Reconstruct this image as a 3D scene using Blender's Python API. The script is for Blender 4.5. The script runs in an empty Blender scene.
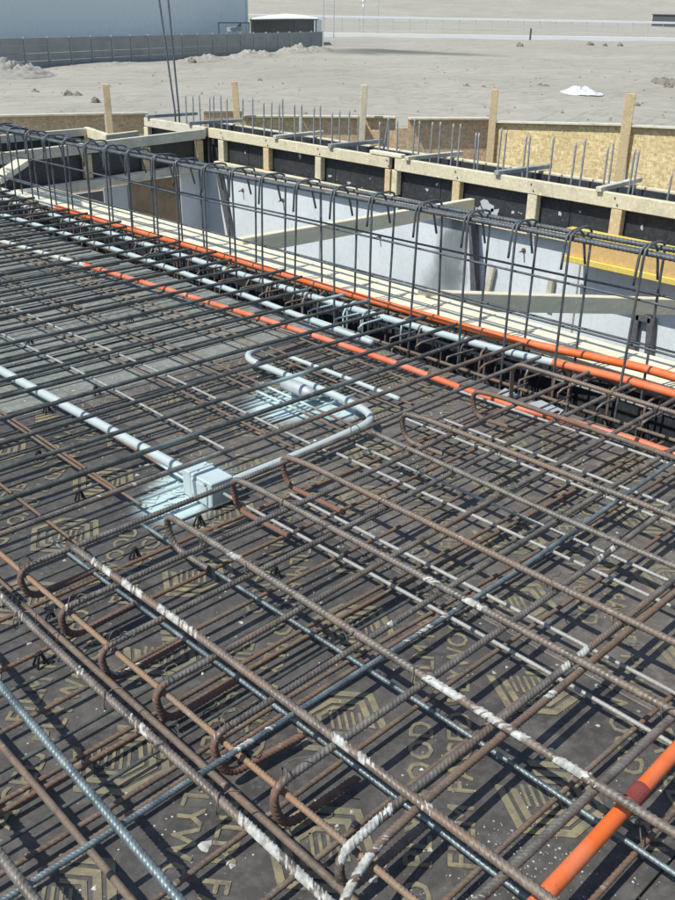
import bpy, math, random
import numpy as np
from mathutils import Vector, Matrix, noise as mnoise

random.seed(7)
rng = np.random.default_rng(7)
S = bpy.context.scene
COL = S.collection
R = math.radians

# ------------------------------------------------------------------ camera, sky, sun, exposure
H = 1.3                                   # eye height above the plywood deck
_P = np.array([337.5, 450.0]); _VA = np.array([1400., 25.]); _VB = np.array([-687., -18.])
F = math.sqrt(-float((_VA - _P) @ (_VB - _P)))
def _ray(v):
    d = np.array([v[0] - _P[0], -(v[1] - _P[1]), -F]); return d / np.linalg.norm(d)
_a, _b = _ray(_VA), _ray(_VB)
ROT = np.array([_a, _b, np.cross(_a, _b)])
CAM = np.array([0., 0., H])
def at(x, y, z=0.0):                      # where the sight line through a photo point meets height z
    d = ROT @ np.array([x - _P[0], -(y - _P[1]), -F]); return CAM + (z - H) / d[2] * d
def atX(x, y, X):
    d = ROT @ np.array([x - _P[0], -(y - _P[1]), -F]); return CAM + X / d[0] * d
def atY(x, y, Y):
    d = ROT @ np.array([x - _P[0], -(y - _P[1]), -F]); return CAM + Y / d[1] * d

cd = bpy.data.cameras.new("camera"); cam = bpy.data.objects.new("camera", cd); COL.objects.link(cam)
m = Matrix.Identity(4)
for i in range(3):
    for j in range(3): m[i][j] = ROT[i][j]
m.translation = Vector(CAM)
cam.matrix_world = m
cd.sensor_fit = 'VERTICAL'; cd.sensor_height = 24.0; cd.lens = F / 900.0 * 24.0
cd.clip_start = 0.05; cd.clip_end = 8000
S.camera = cam

SUN = Vector((-0.66, 0.13, 1.0)).normalized()
w = bpy.data.worlds.new("World"); S.world = w; w.use_nodes = True
nt = w.node_tree; nt.nodes.clear()
sky = nt.nodes.new('ShaderNodeTexSky'); sky.sky_type = 'NISHITA'; sky.sun_disc = False
sky.sun_elevation = math.asin(SUN.z); sky.sun_rotation = math.atan2(SUN.x, SUN.y)
sky.dust_density = 1.0; sky.air_density = 1.0; sky.altitude = 300
bg = nt.nodes.new('ShaderNodeBackground'); bg.inputs[1].default_value = 0.125
out = nt.nodes.new('ShaderNodeOutputWorld')
nt.links.new(sky.outputs[0], bg.inputs[0]); nt.links.new(bg.outputs[0], out.inputs[0])
ld = bpy.data.lights.new("sun", 'SUN'); ld.energy = 4.2; ld.angle = R(0.53); ld.color = (1.0, 0.99, 0.92)
lo = bpy.data.objects.new("sun", ld); COL.objects.link(lo)
lo.rotation_euler = (-SUN).to_track_quat('-Z', 'Y').to_euler(); lo.location = SUN * 30
S.view_settings.view_transform = 'Standard'; S.view_settings.look = 'None'
S.view_settings.exposure = 0.25; S.view_settings.gamma = 1.0
S.render.engine = 'CYCLES'

# ------------------------------------------------------------------ materials
# places where pale conduit primer was sprayed: the paint lies on whatever was there
SPRAY = [((1.44, 2.06, 0.02), 0.19), ((1.33, 2.00, 0.01), 0.16), ((2.04, 2.33, 0.02), 0.22), ((2.16, 2.20, 0.03), 0.17),
         ((2.93, 2.70, 0.05), 0.20), ((2.92, 2.97, 0.05), 0.27)]
def _spray_group():
    g = bpy.data.node_groups.new("overspray", 'ShaderNodeTree')
    g.interface.new_socket("Fac", in_out='OUTPUT', socket_type='NodeSocketFloat')
    n, l = g.nodes, g.links
    geo = n.new('ShaderNodeNewGeometry'); prev = None
    for (c, r) in SPRAY:
        d = n.new('ShaderNodeVectorMath'); d.operation = 'DISTANCE'; d.inputs[1].default_value = c
        l.new(geo.outputs['Position'], d.inputs[0])
        mr = n.new('ShaderNodeMapRange'); mr.interpolation_type = 'SMOOTHSTEP'
        mr.inputs[1].default_value = r * 0.25; mr.inputs[2].default_value = r
        mr.inputs[3].default_value = 1.0; mr.inputs[4].default_value = 0.0
        l.new(d.outputs['Value'], mr.inputs[0])
        if prev is None: prev = mr.outputs[0]
        else:
            mx = n.new('ShaderNodeMath'); mx.operation = 'MAXIMUM'; l.new(prev, mx.inputs[0]); l.new(mr.outputs[0], mx.inputs[1]); prev = mx.outputs[0]
    nz = n.new('ShaderNodeTexNoise'); nz.inputs['Scale'].default_value = 18; nz.inputs['Detail'].default_value = 4
    l.new(geo.outputs['Position'], nz.inputs['Vector'])
    a = n.new('ShaderNodeMath'); a.operation = 'MULTIPLY_ADD'; a.inputs[1].default_value = 0.9; a.inputs[2].default_value = -0.45
    l.new(nz.outputs[0], a.inputs[0])
    b = n.new('ShaderNodeMath'); b.operation = 'ADD'; l.new(prev, b.inputs[0]); l.new(a.outputs[0], b.inputs[1])
    mm = n.new('ShaderNodeMath'); mm.operation = 'MULTIPLY'; mm.use_clamp = True
    l.new(b.outputs[0], mm.inputs[0]); l.new(prev, mm.inputs[1])
    m2 = n.new('ShaderNodeMath'); m2.operation = 'MULTIPLY'; m2.use_clamp = True; m2.inputs[1].default_value = 1.35
    l.new(mm.outputs[0], m2.inputs[0])
    o = n.new('NodeGroupOutput'); l.new(m2.outputs[0], o.inputs[0])
    return g
SPRAYG = _spray_group()

class NB:                                  # small node builder
    def __init__(s, name):
        s.m = bpy.data.materials.new(name); s.m.use_nodes = True
        s.t = s.m.node_tree; s.n = s.t.nodes; s.l = s.t.links
        s.b = s.n['Principled BSDF']; s.out = s.n['Material Output']
        s.geo = s.n.new('ShaderNodeNewGeometry')
        s.P = s.geo.outputs['Position']
    def noise(s, scale, detail=5, rough=0.6, vec=None, stretch=None, dist=0.0):
        v = vec or s.P
        if stretch:
            mp = s.n.new('ShaderNodeVectorMath'); mp.operation = 'MULTIPLY'; mp.inputs[1].default_value = stretch
            s.l.new(v, mp.inputs[0]); v = mp.outputs[0]
        x = s.n.new('ShaderNodeTexNoise'); x.inputs['Scale'].default_value = scale
        x.inputs['Detail'].default_value = detail; x.inputs['Roughness'].default_value = rough; x.inputs['Distortion'].default_value = dist
        s.l.new(v, x.inputs['Vector']); return x.outputs[0]
    def voro(s, scale, out='Distance', rand=1.0, stretch=None):
        v = s.P
        if stretch:
            mp = s.n.new('ShaderNodeVectorMath'); mp.operation = 'MULTIPLY'; mp.inputs[1].default_value = stretch
            s.l.new(v, mp.inputs[0]); v = mp.outputs[0]
        x = s.n.new('ShaderNodeTexVoronoi'); x.inputs['Scale'].default_value = scale; x.inputs['Randomness'].default_value = rand
        s.l.new(v, x.inputs['Vector']); return x.outputs[out]
    def ramp(s, x, stops, interp='LINEAR'):
        r = s.n.new('ShaderNodeValToRGB'); s.l.new(x, r.inputs[0]); e = r.color_ramp.elements
        r.color_ramp.interpolation = interp
        while len(e) > 1: e.remove(e[-1])
        def c4(c): return (c, c, c, 1) if isinstance(c, (int, float)) else (*c, 1)
        e[0].position = stops[0][0]; e[0].color = c4(stops[0][1])
        for p, c in stops[1:]:
            q = e.new(p); q.color = c4(c)
        return r.outputs[0]
    def mix(s, fac, a, b, mode='MIX'):
        x = s.n.new('ShaderNodeMix'); x.data_type = 'RGBA'; x.blend_type = mode
        for sock, v in ((x.inputs[0], fac), (x.inputs[6], a), (x.inputs[7], b)):
            if isinstance(v, (int, float)): sock.default_value = v
            elif isinstance(v, tuple): sock.default_value = (*v, 1)
            else: s.l.new(v, sock)
        return x.outputs[2]
    def math(s, op, a, b=0.0, clamp=False):
        x = s.n.new('ShaderNodeMath'); x.operation = op; x.use_clamp = clamp
        for sock, v in ((x.inputs[0], a), (x.inputs[1], b)):
            if isinstance(v, (int, float)): sock.default_value = v
            else: s.l.new(v, sock)
        return x.outputs[0]
    def sep(s, axis):
        x = s.n.new('ShaderNodeSeparateXYZ'); s.l.new(s.P, x.inputs[0]); return x.outputs[axis]
    def rnd(s):
        x = s.n.new('ShaderNodeObjectInfo'); return x.outputs['Random']
    def spray(s, col, paint=(0.45, 0.56, 0.56)):
        g = s.n.new('ShaderNodeGroup'); g.node_tree = SPRAYG
        return s.mix(g.outputs[0], col, paint)
    def bump(s, h, strength=0.3, dist=0.01):
        b = s.n.new('ShaderNodeBump'); b.inputs['Strength'].default_value = strength; b.inputs['Distance'].default_value = dist
        s.l.new(h, b.inputs['Height']); s.l.new(b.outputs[0], s.b.inputs['Normal'])
    def done(s, col, rough=0.6, metal=0.0, spec=None):
        for k, v in (('Base Color', col), ('Roughness', rough), ('Metallic', metal)):
            if isinstance(v, (int, float)): s.b.inputs[k].default_value = v
            elif isinstance(v, tuple): s.b.inputs[k].default_value = (*v, 1)
            else: s.l.new(v, s.b.inputs[k])
        if spec is not None: s.b.inputs['Specular IOR Level'].default_value = spec
        return s.m

def mat_steel(name, c0, c1, rust, rust_amt, metal=0.35, rough=0.5, sprayed=True):
    k = NB(name)
    n1 = k.noise(22, 6, 0.65); n2 = k.noise(5.5, 4); n3 = k.noise(160, 3)
    col = k.mix(k.ramp(n1, [(0.35, 0.0), (0.68, 1.0)]), c0, c1)
    rv = k.math('ADD', k.math('MULTIPLY', n2, 0.7), k.math('MULTIPLY', k.rnd(), 0.25))
    rm = k.ramp(rv, [(0.62 - rust_amt, 0.0), (0.82 - rust_amt, 1.0)])
    col = k.mix(rm, col, rust)
    col = k.mix(k.ramp(n3, [(0.55, 0.0), (0.75, 0.55)]), col, tuple(min(1, v * 1.5) for v in c1))
    grey = k.ramp(k.noise(46, 5), [(0.63, 0.0), (0.72, 0.7)])      # dried cement dust
    col = k.mix(grey, col, (0.30, 0.29, 0.26))
    if sprayed: col = k.spray(col)
    k.bump(n3, 0.25, 0.002)
    return k.done(col, k.ramp(n1, [(0.3, rough - 0.1), (0.7, rough + 0.2)]), k.ramp(rm, [(0, metal), (1, metal * 0.2)]))
M = {}
M['bar_dark'] = mat_steel("bar_dark", (0.055, 0.062, 0.058), (0.13, 0.14, 0.13), (0.11, 0.085, 0.068), 0.06, 0.35, 0.5)
M['bar_grey'] = mat_steel("bar_grey", (0.095, 0.084, 0.072), (0.225, 0.205, 0.178), (0.17, 0.115, 0.08), 0.17, 0.35, 0.5)
M['bar_brown'] = mat_steel("bar_brown", (0.10, 0.074, 0.056), (0.19, 0.145, 0.11), (0.155, 0.09, 0.055), 0.22, 0.1, 0.7)
M['bar_orange'] = mat_steel("bar_orange", (0.17, 0.13, 0.095), (0.26, 0.195, 0.14), (0.25, 0.15, 0.085), 0.16, 0.1, 0.65)
M['bar_red'] = mat_steel("bar_red", (0.095, 0.062, 0.05), (0.175, 0.112, 0.088), (0.18, 0.092, 0.062), 0.22, 0.08, 0.75)
M['bar_blue'] = mat_steel("bar_blue", (0.10, 0.13, 0.138), (0.24, 0.285, 0.29), (0.13, 0.11, 0.09), 0.05, 0.5, 0.42)
M['bar_pale'] = mat_steel("bar_pale", (0.25, 0.25, 0.235), (0.38, 0.37, 0.345), (0.22, 0.18, 0.14), 0.06, 0.2, 0.55)
M['cage'] = mat_steel("cage_steel", (0.065, 0.077, 0.085), (0.135, 0.15, 0.16), (0.11, 0.09, 0.08), 0.04, 0.35, 0.5, False)
M['starter'] = mat_steel("starter_steel", (0.22, 0.235, 0.24), (0.36, 0.375, 0.38), (0.20, 0.17, 0.14), 0.03, 0.2, 0.55, False)
M['wire'] = mat_steel("tie_wire_steel", (0.07, 0.065, 0.06), (0.16, 0.14, 0.12), (0.15, 0.09, 0.06), 0.1, 0.4, 0.5)

def mk_crust():
    k = NB("mortar_crust"); n = k.noise(70, 5)
    col = k.mix(k.ramp(n, [(0.36, 0), (0.66, 1)]), (0.26, 0.25, 0.22), (0.56, 0.57, 0.535))
    k.bump(k.noise(130, 4), 0.6, 0.004)
    return k.done(col, 0.85)
M['crust'] = mk_crust()

def mk_film(name, base, base2, dust, dust_amt, speck=True):
    k = NB(name)
    n1 = k.noise(3.2, 6, 0.6); n2 = k.noise(34, 6, 0.7); n3 = k.noise(9, 5, 0.65, dist=0.6)
    col = k.mix(k.ramp(n1, [(0.3, 0), (0.7, 1)]), base, base2)
    col = k.mix(k.ramp(n2, [(0.45, 0), (0.75, 0.8)]), col, tuple(v * 1.7 for v in base2))
    col = k.mix(k.ramp(n3, [(0.60 - dust_amt, 0.0), (0.82 - dust_amt * 0.6, 0.85)]), col, dust)
    if speck:
        v = k.voro(55); m = k.noise(4.5, 3)
        sp = k.math('MULTIPLY', k.ramp(v, [(0.07, 1), (0.13, 0)]), k.ramp(m, [(0.52, 0), (0.60, 1)]))
        col = k.mix(sp, col, (0.50, 0.50, 0.46))
        v2 = k.voro(140); sp2 = k.math('MULTIPLY', k.ramp(v2, [(0.07, 1), (0.14, 0)]), k.ramp(k.noise(7, 3), [(0.55, 0), (0.62, 0.8)]))
        col = k.mix(sp2, col, (0.42, 0.42, 0.39))
    rr = k.ramp(k.noise(14, 5, 0.7, stretch=(1, 0.2, 1)), [(0.66, 0), (0.74, 0.5)])
    col = k.mix(rr, col, (0.17, 0.12, 0.085))
    col = k.spray(col)
    k.bump(n2, 0.25, 0.004)
    return k.done(col, k.ramp(n1, [(0.2, 0.42), (0.8, 0.62)]), 0.0, 0.4)
M['film'] = mk_film("film_faced_board", (0.047, 0.043, 0.040), (0.080, 0.074, 0.068), (0.14, 0.128, 0.112), 0.08)
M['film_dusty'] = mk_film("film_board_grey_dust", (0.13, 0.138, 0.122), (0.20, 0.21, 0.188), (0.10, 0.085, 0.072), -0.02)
M['film_brown'] = mk_film("film_board_brown", (0.075, 0.067, 0.06), (0.12, 0.108, 0.096), (0.18, 0.165, 0.14), 0.10)
M['film_wet'] = mk_film("form_panel_black", (0.018, 0.020, 0.022), (0.038, 0.041, 0.045), (0.13, 0.135, 0.135), -0.05)
def mk_print():
    k = NB("gold_print"); n = k.noise(26, 6, 0.75); n2 = k.noise(4, 3)
    col = k.mix(k.ramp(n, [(0.33, 0), (0.60, 1)]), (0.090, 0.084, 0.070), (0.268, 0.23, 0.132))
    col = k.mix(k.ramp(n2, [(0.4, 0), (0.62, 0.6)]), col, (0.165, 0.15, 0.105))
    col = k.spray(col)
    return k.done(col, 0.55)
M['print'] = mk_print()

def mk_wood(name, a, b, grain=(2, 40, 40), scale=1.0, dirt=0.3, dirtc=(0.12, 0.10, 0.08)):
    k = NB(name)
    tc = k.n.new('ShaderNodeTexCoord')
    v = tc.outputs['Object']
    n1 = k.noise(scale, 6, 0.6, vec=v, stretch=grain, dist=0.4); n2 = k.noise(6, 4)
    col = k.mix(k.ramp(n1, [(0.3, 0), (0.7, 1)]), a, b)
    col = k.mix(k.math('MULTIPLY', k.ramp(n2, [(0.48, 0), (0.75, 1)]), dirt), col, dirtc)
    col = k.mix(k.math('MULTIPLY', k.ramp(k.noise(38, 4), [(0.60, 0), (0.68, 1)]), 0.45), col, tuple(min(1, x * 1.35) for x in b))
    k.bump(n1, 0.25, 0.004)
    return k.done(col, 0.72)
M['timber'] = mk_wood("weathered_timber", (0.52, 0.46, 0.31), (0.70, 0.63, 0.45))
M['timber_grey'] = mk_wood("greyed_timber", (0.48, 0.45, 0.35), (0.64, 0.60, 0.48), dirt=0.4)
M['timber_tan'] = mk_wood("tan_timber", (0.50, 0.37, 0.20), (0.66, 0.52, 0.31))
M['timber_pale'] = mk_wood("pale_timber", (0.62, 0.56, 0.38), (0.76, 0.70, 0.52), dirt=0.25, dirtc=(0.45, 0.42, 0.34))
M['timber_dark'] = mk_wood("dark_timber", (0.07, 0.07, 0.075), (0.12, 0.12, 0.125))  # tone of the dark wall strip and of shadows built as pieces
M['yellow'] = mk_wood("yellow_lacquered_wood", (0.58, 0.42, 0.07), (0.70, 0.53, 0.12), dirt=0.3, dirtc=(0.6, 0.52, 0.3))
M['webwood'] = mk_wood("orange_web_wood", (0.52, 0.33, 0.12), (0.62, 0.42, 0.18), dirt=0.2)
M['redwood'] = mk_wood("red_end_paint", (0.45, 0.12, 0.08), (0.55, 0.18, 0.12))
M['brownply'] = mk_wood("brown_ply", (0.22, 0.145, 0.085), (0.34, 0.235, 0.14), grain=(6, 6, 6), dirt=0.6)
def mk_osb(name, a, b, c):
    k = NB(name)
    v1 = k.voro(22, 'Color', 1.0, (1.0, 1.0, 2.6)); v2 = k.voro(30, 'Color', 1.0, (2.2, 2.2, 1.0))
    bw = k.n.new('ShaderNodeRGBToBW'); k.l.new(v1, bw.inputs[0]); bw2 = k.n.new('ShaderNodeRGBToBW'); k.l.new(v2, bw2.inputs[0])
    f = k.math('ADD', k.math('MULTIPLY', bw.outputs[0], 0.5), k.math('MULTIPLY', bw2.outputs[0], 0.5))
    col = k.ramp(f, [(0.15, a), (0.5, b), (0.85, c)])
    col = k.mix(k.math('MULTIPLY', k.ramp(k.noise(1.6, 4), [(0.45, 0), (0.7, 1)]), 0.3), col, a)
    k.bump(f, 0.35, 0.004)
    return k.done(col, 0.75)
M['osb'] = mk_osb("strand_board", (0.42, 0.30, 0.14), (0.62, 0.48, 0.24), (0.78, 0.66, 0.40))
M['osb_brown'] = mk_osb("weathered_strand_board", (0.44, 0.30, 0.165), (0.60, 0.43, 0.25), (0.74, 0.58, 0.37))  # same strand pattern in browner tones

def mk_plastic(name, c, dust=0.35, rough=0.45, dustc=(0.55, 0.5, 0.45)):
    k = NB(name); n = k.noise(9, 5, 0.6)
    col = k.mix(k.math('MULTIPLY', k.ramp(n, [(0.4, 0), (0.75, 1)]), dust), c, dustc)
    col = k.mix(k.ramp(k.noise(60, 3), [(0.66, 0), (0.72, 0.5)]), col, tuple(v * 0.6 for v in c))
    return k.done(col, rough)
M['orange'] = mk_plastic("orange_conduit_plastic", (0.66, 0.13, 0.024), 0.22)
M['orange_red'] = mk_plastic("red_orange_conduit_plastic", (0.62, 0.13, 0.05), 0.3, 0.5)
M['conduit'] = mk_plastic("grey_conduit_plastic", (0.41, 0.47, 0.465), 0.35, 0.45, (0.48, 0.50, 0.48))
M['conduit_blue'] = mk_plastic("pale_blue_conduit_plastic", (0.39, 0.465, 0.47), 0.4, 0.45, (0.48, 0.51, 0.49))
M['conduit_cream'] = mk_plastic("dusty_cream_conduit", (0.46, 0.47, 0.41), 0.4, 0.6, (0.52, 0.53, 0.48))
M['coupling'] = mk_plastic('dark_red_coupling_plastic', (0.20, 0.03, 0.022), 0.1)
M['black'] = mk_plastic("black_plastic", (0.012, 0.013, 0.014), 0.1, 0.5, (0.1, 0.1, 0.1))
M['boxpaint'] = mk_plastic("box_primer_paint", (0.43, 0.51, 0.515), 0.4, 0.5, (0.56, 0.62, 0.61))
def mk_sheetmetal():
    k = NB("dull_sheet_metal"); n = k.noise(12, 5)
    return k.done(k.mix(n, (0.36, 0.39, 0.40), (0.50, 0.53, 0.54)), k.ramp(n, [(0.3, 0.4), (0.7, 0.6)]), 0.25)
M['sheetmetal'] = mk_sheetmetal()

def mk_concrete(name, a, b, stain=None, scale=2.0):
    k = NB(name)
    n1 = k.noise(scale, 7, 0.65); n2 = k.noise(scale * 14, 5, 0.7)
    col = k.mix(k.ramp(n1, [(0.3, 0), (0.7, 1)]), a, b)
    col = k.mix(k.ramp(n2, [(0.5, 0), (0.75, 0.5)]), col, tuple(v * 0.78 for v in a))
    if stain:
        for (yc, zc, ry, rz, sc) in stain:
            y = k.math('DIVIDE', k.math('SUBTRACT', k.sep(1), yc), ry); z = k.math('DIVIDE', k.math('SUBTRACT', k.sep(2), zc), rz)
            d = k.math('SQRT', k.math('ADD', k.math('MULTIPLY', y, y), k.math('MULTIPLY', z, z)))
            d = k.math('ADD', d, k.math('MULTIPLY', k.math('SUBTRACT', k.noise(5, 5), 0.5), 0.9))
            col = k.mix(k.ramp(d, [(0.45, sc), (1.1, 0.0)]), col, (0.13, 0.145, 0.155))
    streak = k.noise(3.5, 5, 0.7, stretch=(1, 6, 0.35))
    col = k.mix(k.ramp(streak, [(0.55, 0), (0.8, 0.45)]), col, tuple(v * 0.6 for v in a))
    k.bump(n2, 0.25, 0.006)
    return k.done(col, 0.85)
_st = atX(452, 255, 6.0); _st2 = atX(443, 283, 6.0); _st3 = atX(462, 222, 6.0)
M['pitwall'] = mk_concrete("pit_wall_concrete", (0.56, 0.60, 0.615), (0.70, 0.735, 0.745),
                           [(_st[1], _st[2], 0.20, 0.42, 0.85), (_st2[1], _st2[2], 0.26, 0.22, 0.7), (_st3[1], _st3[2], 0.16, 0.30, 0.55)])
M['pitfloor'] = mk_concrete("pit_floor_concrete", (0.26, 0.26, 0.25), (0.36, 0.36, 0.345))
M['slabwall'] = mk_concrete("precast_slab_concrete", (0.27, 0.275, 0.255), (0.36, 0.365, 0.34), None, 0.8)
M['postconc'] = mk_concrete("precast_post_concrete", (0.30, 0.30, 0.29), (0.38, 0.38, 0.37), None, 1.0)
def mk_sand():
    k = NB("desert_sand")
    n1 = k.noise(0.05, 6, 0.65); n2 = k.noise(0.9, 6, 0.7); n3 = k.noise(9, 5, 0.75)
    col = k.mix(k.ramp(n1, [(0.35, 0), (0.65, 1)]), (0.315, 0.292, 0.24), (0.385, 0.36, 0.30))
    col = k.mix(k.ramp(n2, [(0.42, 0), (0.75, 0.6)]), col, (0.25, 0.238, 0.20))
    col = k.mix(k.ramp(n3, [(0.50, 0), (0.75, 0.6)]), col, (0.37, 0.348, 0.295))
    tr = k.noise(0.35, 4, 0.6, stretch=(0.25, 1, 1))
    col = k.mix(k.ramp(tr, [(0.60, 0), (0.72, 0.55)]), col, (0.385, 0.365, 0.31))
    for (px_, py_, ra, rb) in ((372, 52, 7.0, 2.2), (440, 54, 7.5, 2.0), (395, 51.5, 5, 2.0)):   # damp, oily patches of ground
        g = at(px_, py_, -3.2); X = k.math('SUBTRACT', k.sep(0), g[0]); Y = k.math('SUBTRACT', k.sep(1), g[1])
        u = k.math('ADD', k.math('MULTIPLY', X, .716), k.math('MULTIPLY', Y, -.697)); v = k.math('ADD', k.math('MULTIPLY', X, .697), k.math('MULTIPLY', Y, .716))
        u = k.math('DIVIDE', u, ra); v = k.math('DIVIDE', v, rb * 3.2)
        d = k.math('ADD', k.math('SQRT', k.math('ADD', k.math('MULTIPLY', u, u), k.math('MULTIPLY', v, v))), k.math('MULTIPLY', k.math('SUBTRACT', n2, .5), 1.2))
        col = k.mix(k.ramp(d, [(0.4, 0.75), (1.0, 0.0)]), col, (0.10, 0.10, 0.09))
    tr2 = k.noise(0.16, 5, 0.7, stretch=(0.5, 1, 1), dist=1.5)
    col = k.mix(k.ramp(tr2, [(0.47, 0), (0.50, 0.45), (0.53, 0)]), col, (0.185, 0.18, 0.155))
    k.bump(k.math('ADD', n2, k.math('MULTIPLY', n3, 0.5)), 0.7, 0.09)
    return k.done(col, 0.95)
M['sand'] = mk_sand()
def mk_flat(name, a, b, rough=0.7, scale=3, metal=0.0):
    k = NB(name); n = k.noise(scale, 5)
    return k.done(k.mix(n, a, b), rough, metal)
M['cladding'] = mk_flat("blue_grey_cladding", (0.66, 0.735, 0.72), (0.72, 0.79, 0.775), 0.5, 0.4)
M['canopy'] = mk_flat("white_canopy_fabric", (0.72, 0.74, 0.72), (0.80, 0.81, 0.79), 0.7)
M['darksteel'] = mk_flat("dark_painted_steel", (0.05, 0.06, 0.065), (0.09, 0.10, 0.105), 0.5)
M['polesteel'] = mk_flat("galvanised_pole", (0.36, 0.40, 0.42), (0.46, 0.50, 0.52), 0.5)
M['white'] = mk_flat("white_painted_concrete", (0.78, 0.79, 0.78), (0.84, 0.85, 0.84), 0.8, 1.0)
M['stone'] = mk_flat("desert_stone", (0.14, 0.12, 0.10), (0.24, 0.21, 0.175), 0.9, 3)
M['soil'] = mk_flat("excavated_soil", (0.20, 0.19, 0.165), (0.34, 0.325, 0.285), 0.95, 3.5)
M['mesh'] = mk_flat("fence_wire", (0.46, 0.46, 0.44), (0.52, 0.52, 0.50), 0.6)
M['splash'] = mk_flat('dried_concrete_splash', (0.34, 0.37, 0.38), (0.50, 0.53, 0.54), 0.85, 30)
M['tarp'] = mk_flat("white_plastic_sheet", (0.60, 0.61, 0.60), (0.70, 0.71, 0.70), 0.45)

# ------------------------------------------------------------------ mesh helpers
class MB:
    def __init__(s): s.v = []; s.f = []; s.mi = []
    def add(s, verts, faces, mi=0):
        o = len(s.v); s.v.extend([tuple(map(float, p)) for p in verts]); s.f.extend([tuple(i + o for i in f) for f in faces])
        s.mi.extend([mi] * len(faces) if isinstance(mi, int) else mi)
    def box(s, c, size, rot=None, mi=0, bev=0.0):
        hx, hy, hz = [q / 2 for q in size]
        b = min(bev, hx * .9, hy * .9, hz * .9)
        if b > 0:                          # chamfered box: 24 verts
            vs = []
            for sx in (-1, 1):
                for sy in (-1, 1):
                    for sz in (-1, 1):
                        vs += [(sx * hx, sy * (hy - b), sz * (hz - b)), (sx * (hx - b), sy * hy, sz * (hz - b)), (sx * (hx - b), sy * (hy - b), sz * hz)]
            I = lambda x, y, z, k: ((x * 2 + y) * 2 + z) * 3 + k
            fs = [(I(1,0,0,0), I(1,1,0,0), I(1,1,1,0), I(1,0,1,0)), (I(0,0,0,0), I(0,0,1,0), I(0,1,1,0), I(0,1,0,0)),
                  (I(0,1,0,1), I(0,1,1,1), I(1,1,1,1), I(1,1,0,1)), (I(0,0,0,1), I(1,0,0,1), I(1,0,1,1), I(0,0,1,1)),
                  (I(0,0,1,2), I(1,0,1,2), I(1,1,1,2), I(0,1,1,2)), (I(0,0,0,2), I(0,1,0,2), I(1,1,0,2), I(1,0,0,2))]
            for x in (0, 1):
                for y in (0, 1): fs.append((I(x,y,0,0), I(x,y,1,0), I(x,y,1,1), I(x,y,0,1)))
                for z in (0, 1): fs.append((I(x,0,z,0), I(x,1,z,0), I(x,1,z,2), I(x,0,z,2)))
            for y in (0, 1):
                for z in (0, 1): fs.append((I(0,y,z,1), I(1,y,z,1), I(1,y,z,2), I(0,y,z,2)))
            for x in (0, 1):
                for y in (0, 1):
                    for z in (0, 1): fs.append((I(x,y,z,0), I(x,y,z,1), I(x,y,z,2)))
        else:
            vs = [(x * hx, y * hy, z * hz) for x in (-1, 1) for y in (-1, 1) for z in (-1, 1)]
            fs = [(0,1,3,2), (4,6,7,5), (0,4,5,1), (2,3,7,6), (0,2,6,4), (1,5,7,3)]
        Rm = rot if rot is not None else Matrix.Identity(3)
        c = Vector(c)
        s.add([tuple(Rm @ Vector(v) + c) for v in vs], fs, mi); return s
    def beam(s, a, b, w, h, up=(0, 0, 1), mi=0, bev=0.003):   # timber between two points (centre line)
        a, b = Vector(a), Vector(b); d = (b - a); L = d.length; x = d.normalized()
        y = Vector(up).cross(x).normalized(); z = x.cross(y)
        rot = Matrix((x, y, z)).transposed()
        return s.box((a + b) / 2, (L, w, h), rot, mi, bev)
    def tube(s, pts, r, sides=8, cap=True, mi=0):
        v, f = tube_geo(pts, r, sides, cap); s.add(v, f, mi); return s
    def build(s, name, mats, parent=None, smooth=False, fixn=True):
        me = bpy.data.meshes.new(name)
        if s.v:
            V = np.array(s.v); c = (V.max(0) + V.min(0)) / 2
        else: V = np.zeros((0, 3)); c = np.zeros(3)
        me.from_pydata([tuple(p) for p in (V - c)], [], s.f)
        for mt in (mats if isinstance(mats, (list, tuple)) else [mats]): me.materials.append(M[mt] if isinstance(mt, str) else mt)
        if any(s.mi): me.polygons.foreach_set('material_index', s.mi)
        if smooth: me.polygons.foreach_set('use_smooth', [True] * len(s.f))
        if fixn:
            import bmesh
            bm = bmesh.new(); bm.from_mesh(me); bmesh.ops.recalc_face_normals(bm, faces=bm.faces); bm.to_mesh(me); bm.free()
        me.update()
        o = bpy.data.objects.new(name, me); COL.objects.link(o)
        place(o, c, parent); return o
def place(o, c, parent=None):
    c = Vector(c)
    if parent is not None:
        o.parent = parent; p = Vector((0, 0, 0)); q = parent
        while q: p += q.location; q = q.parent
        o.location = c - p
    else: o.location = c

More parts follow.
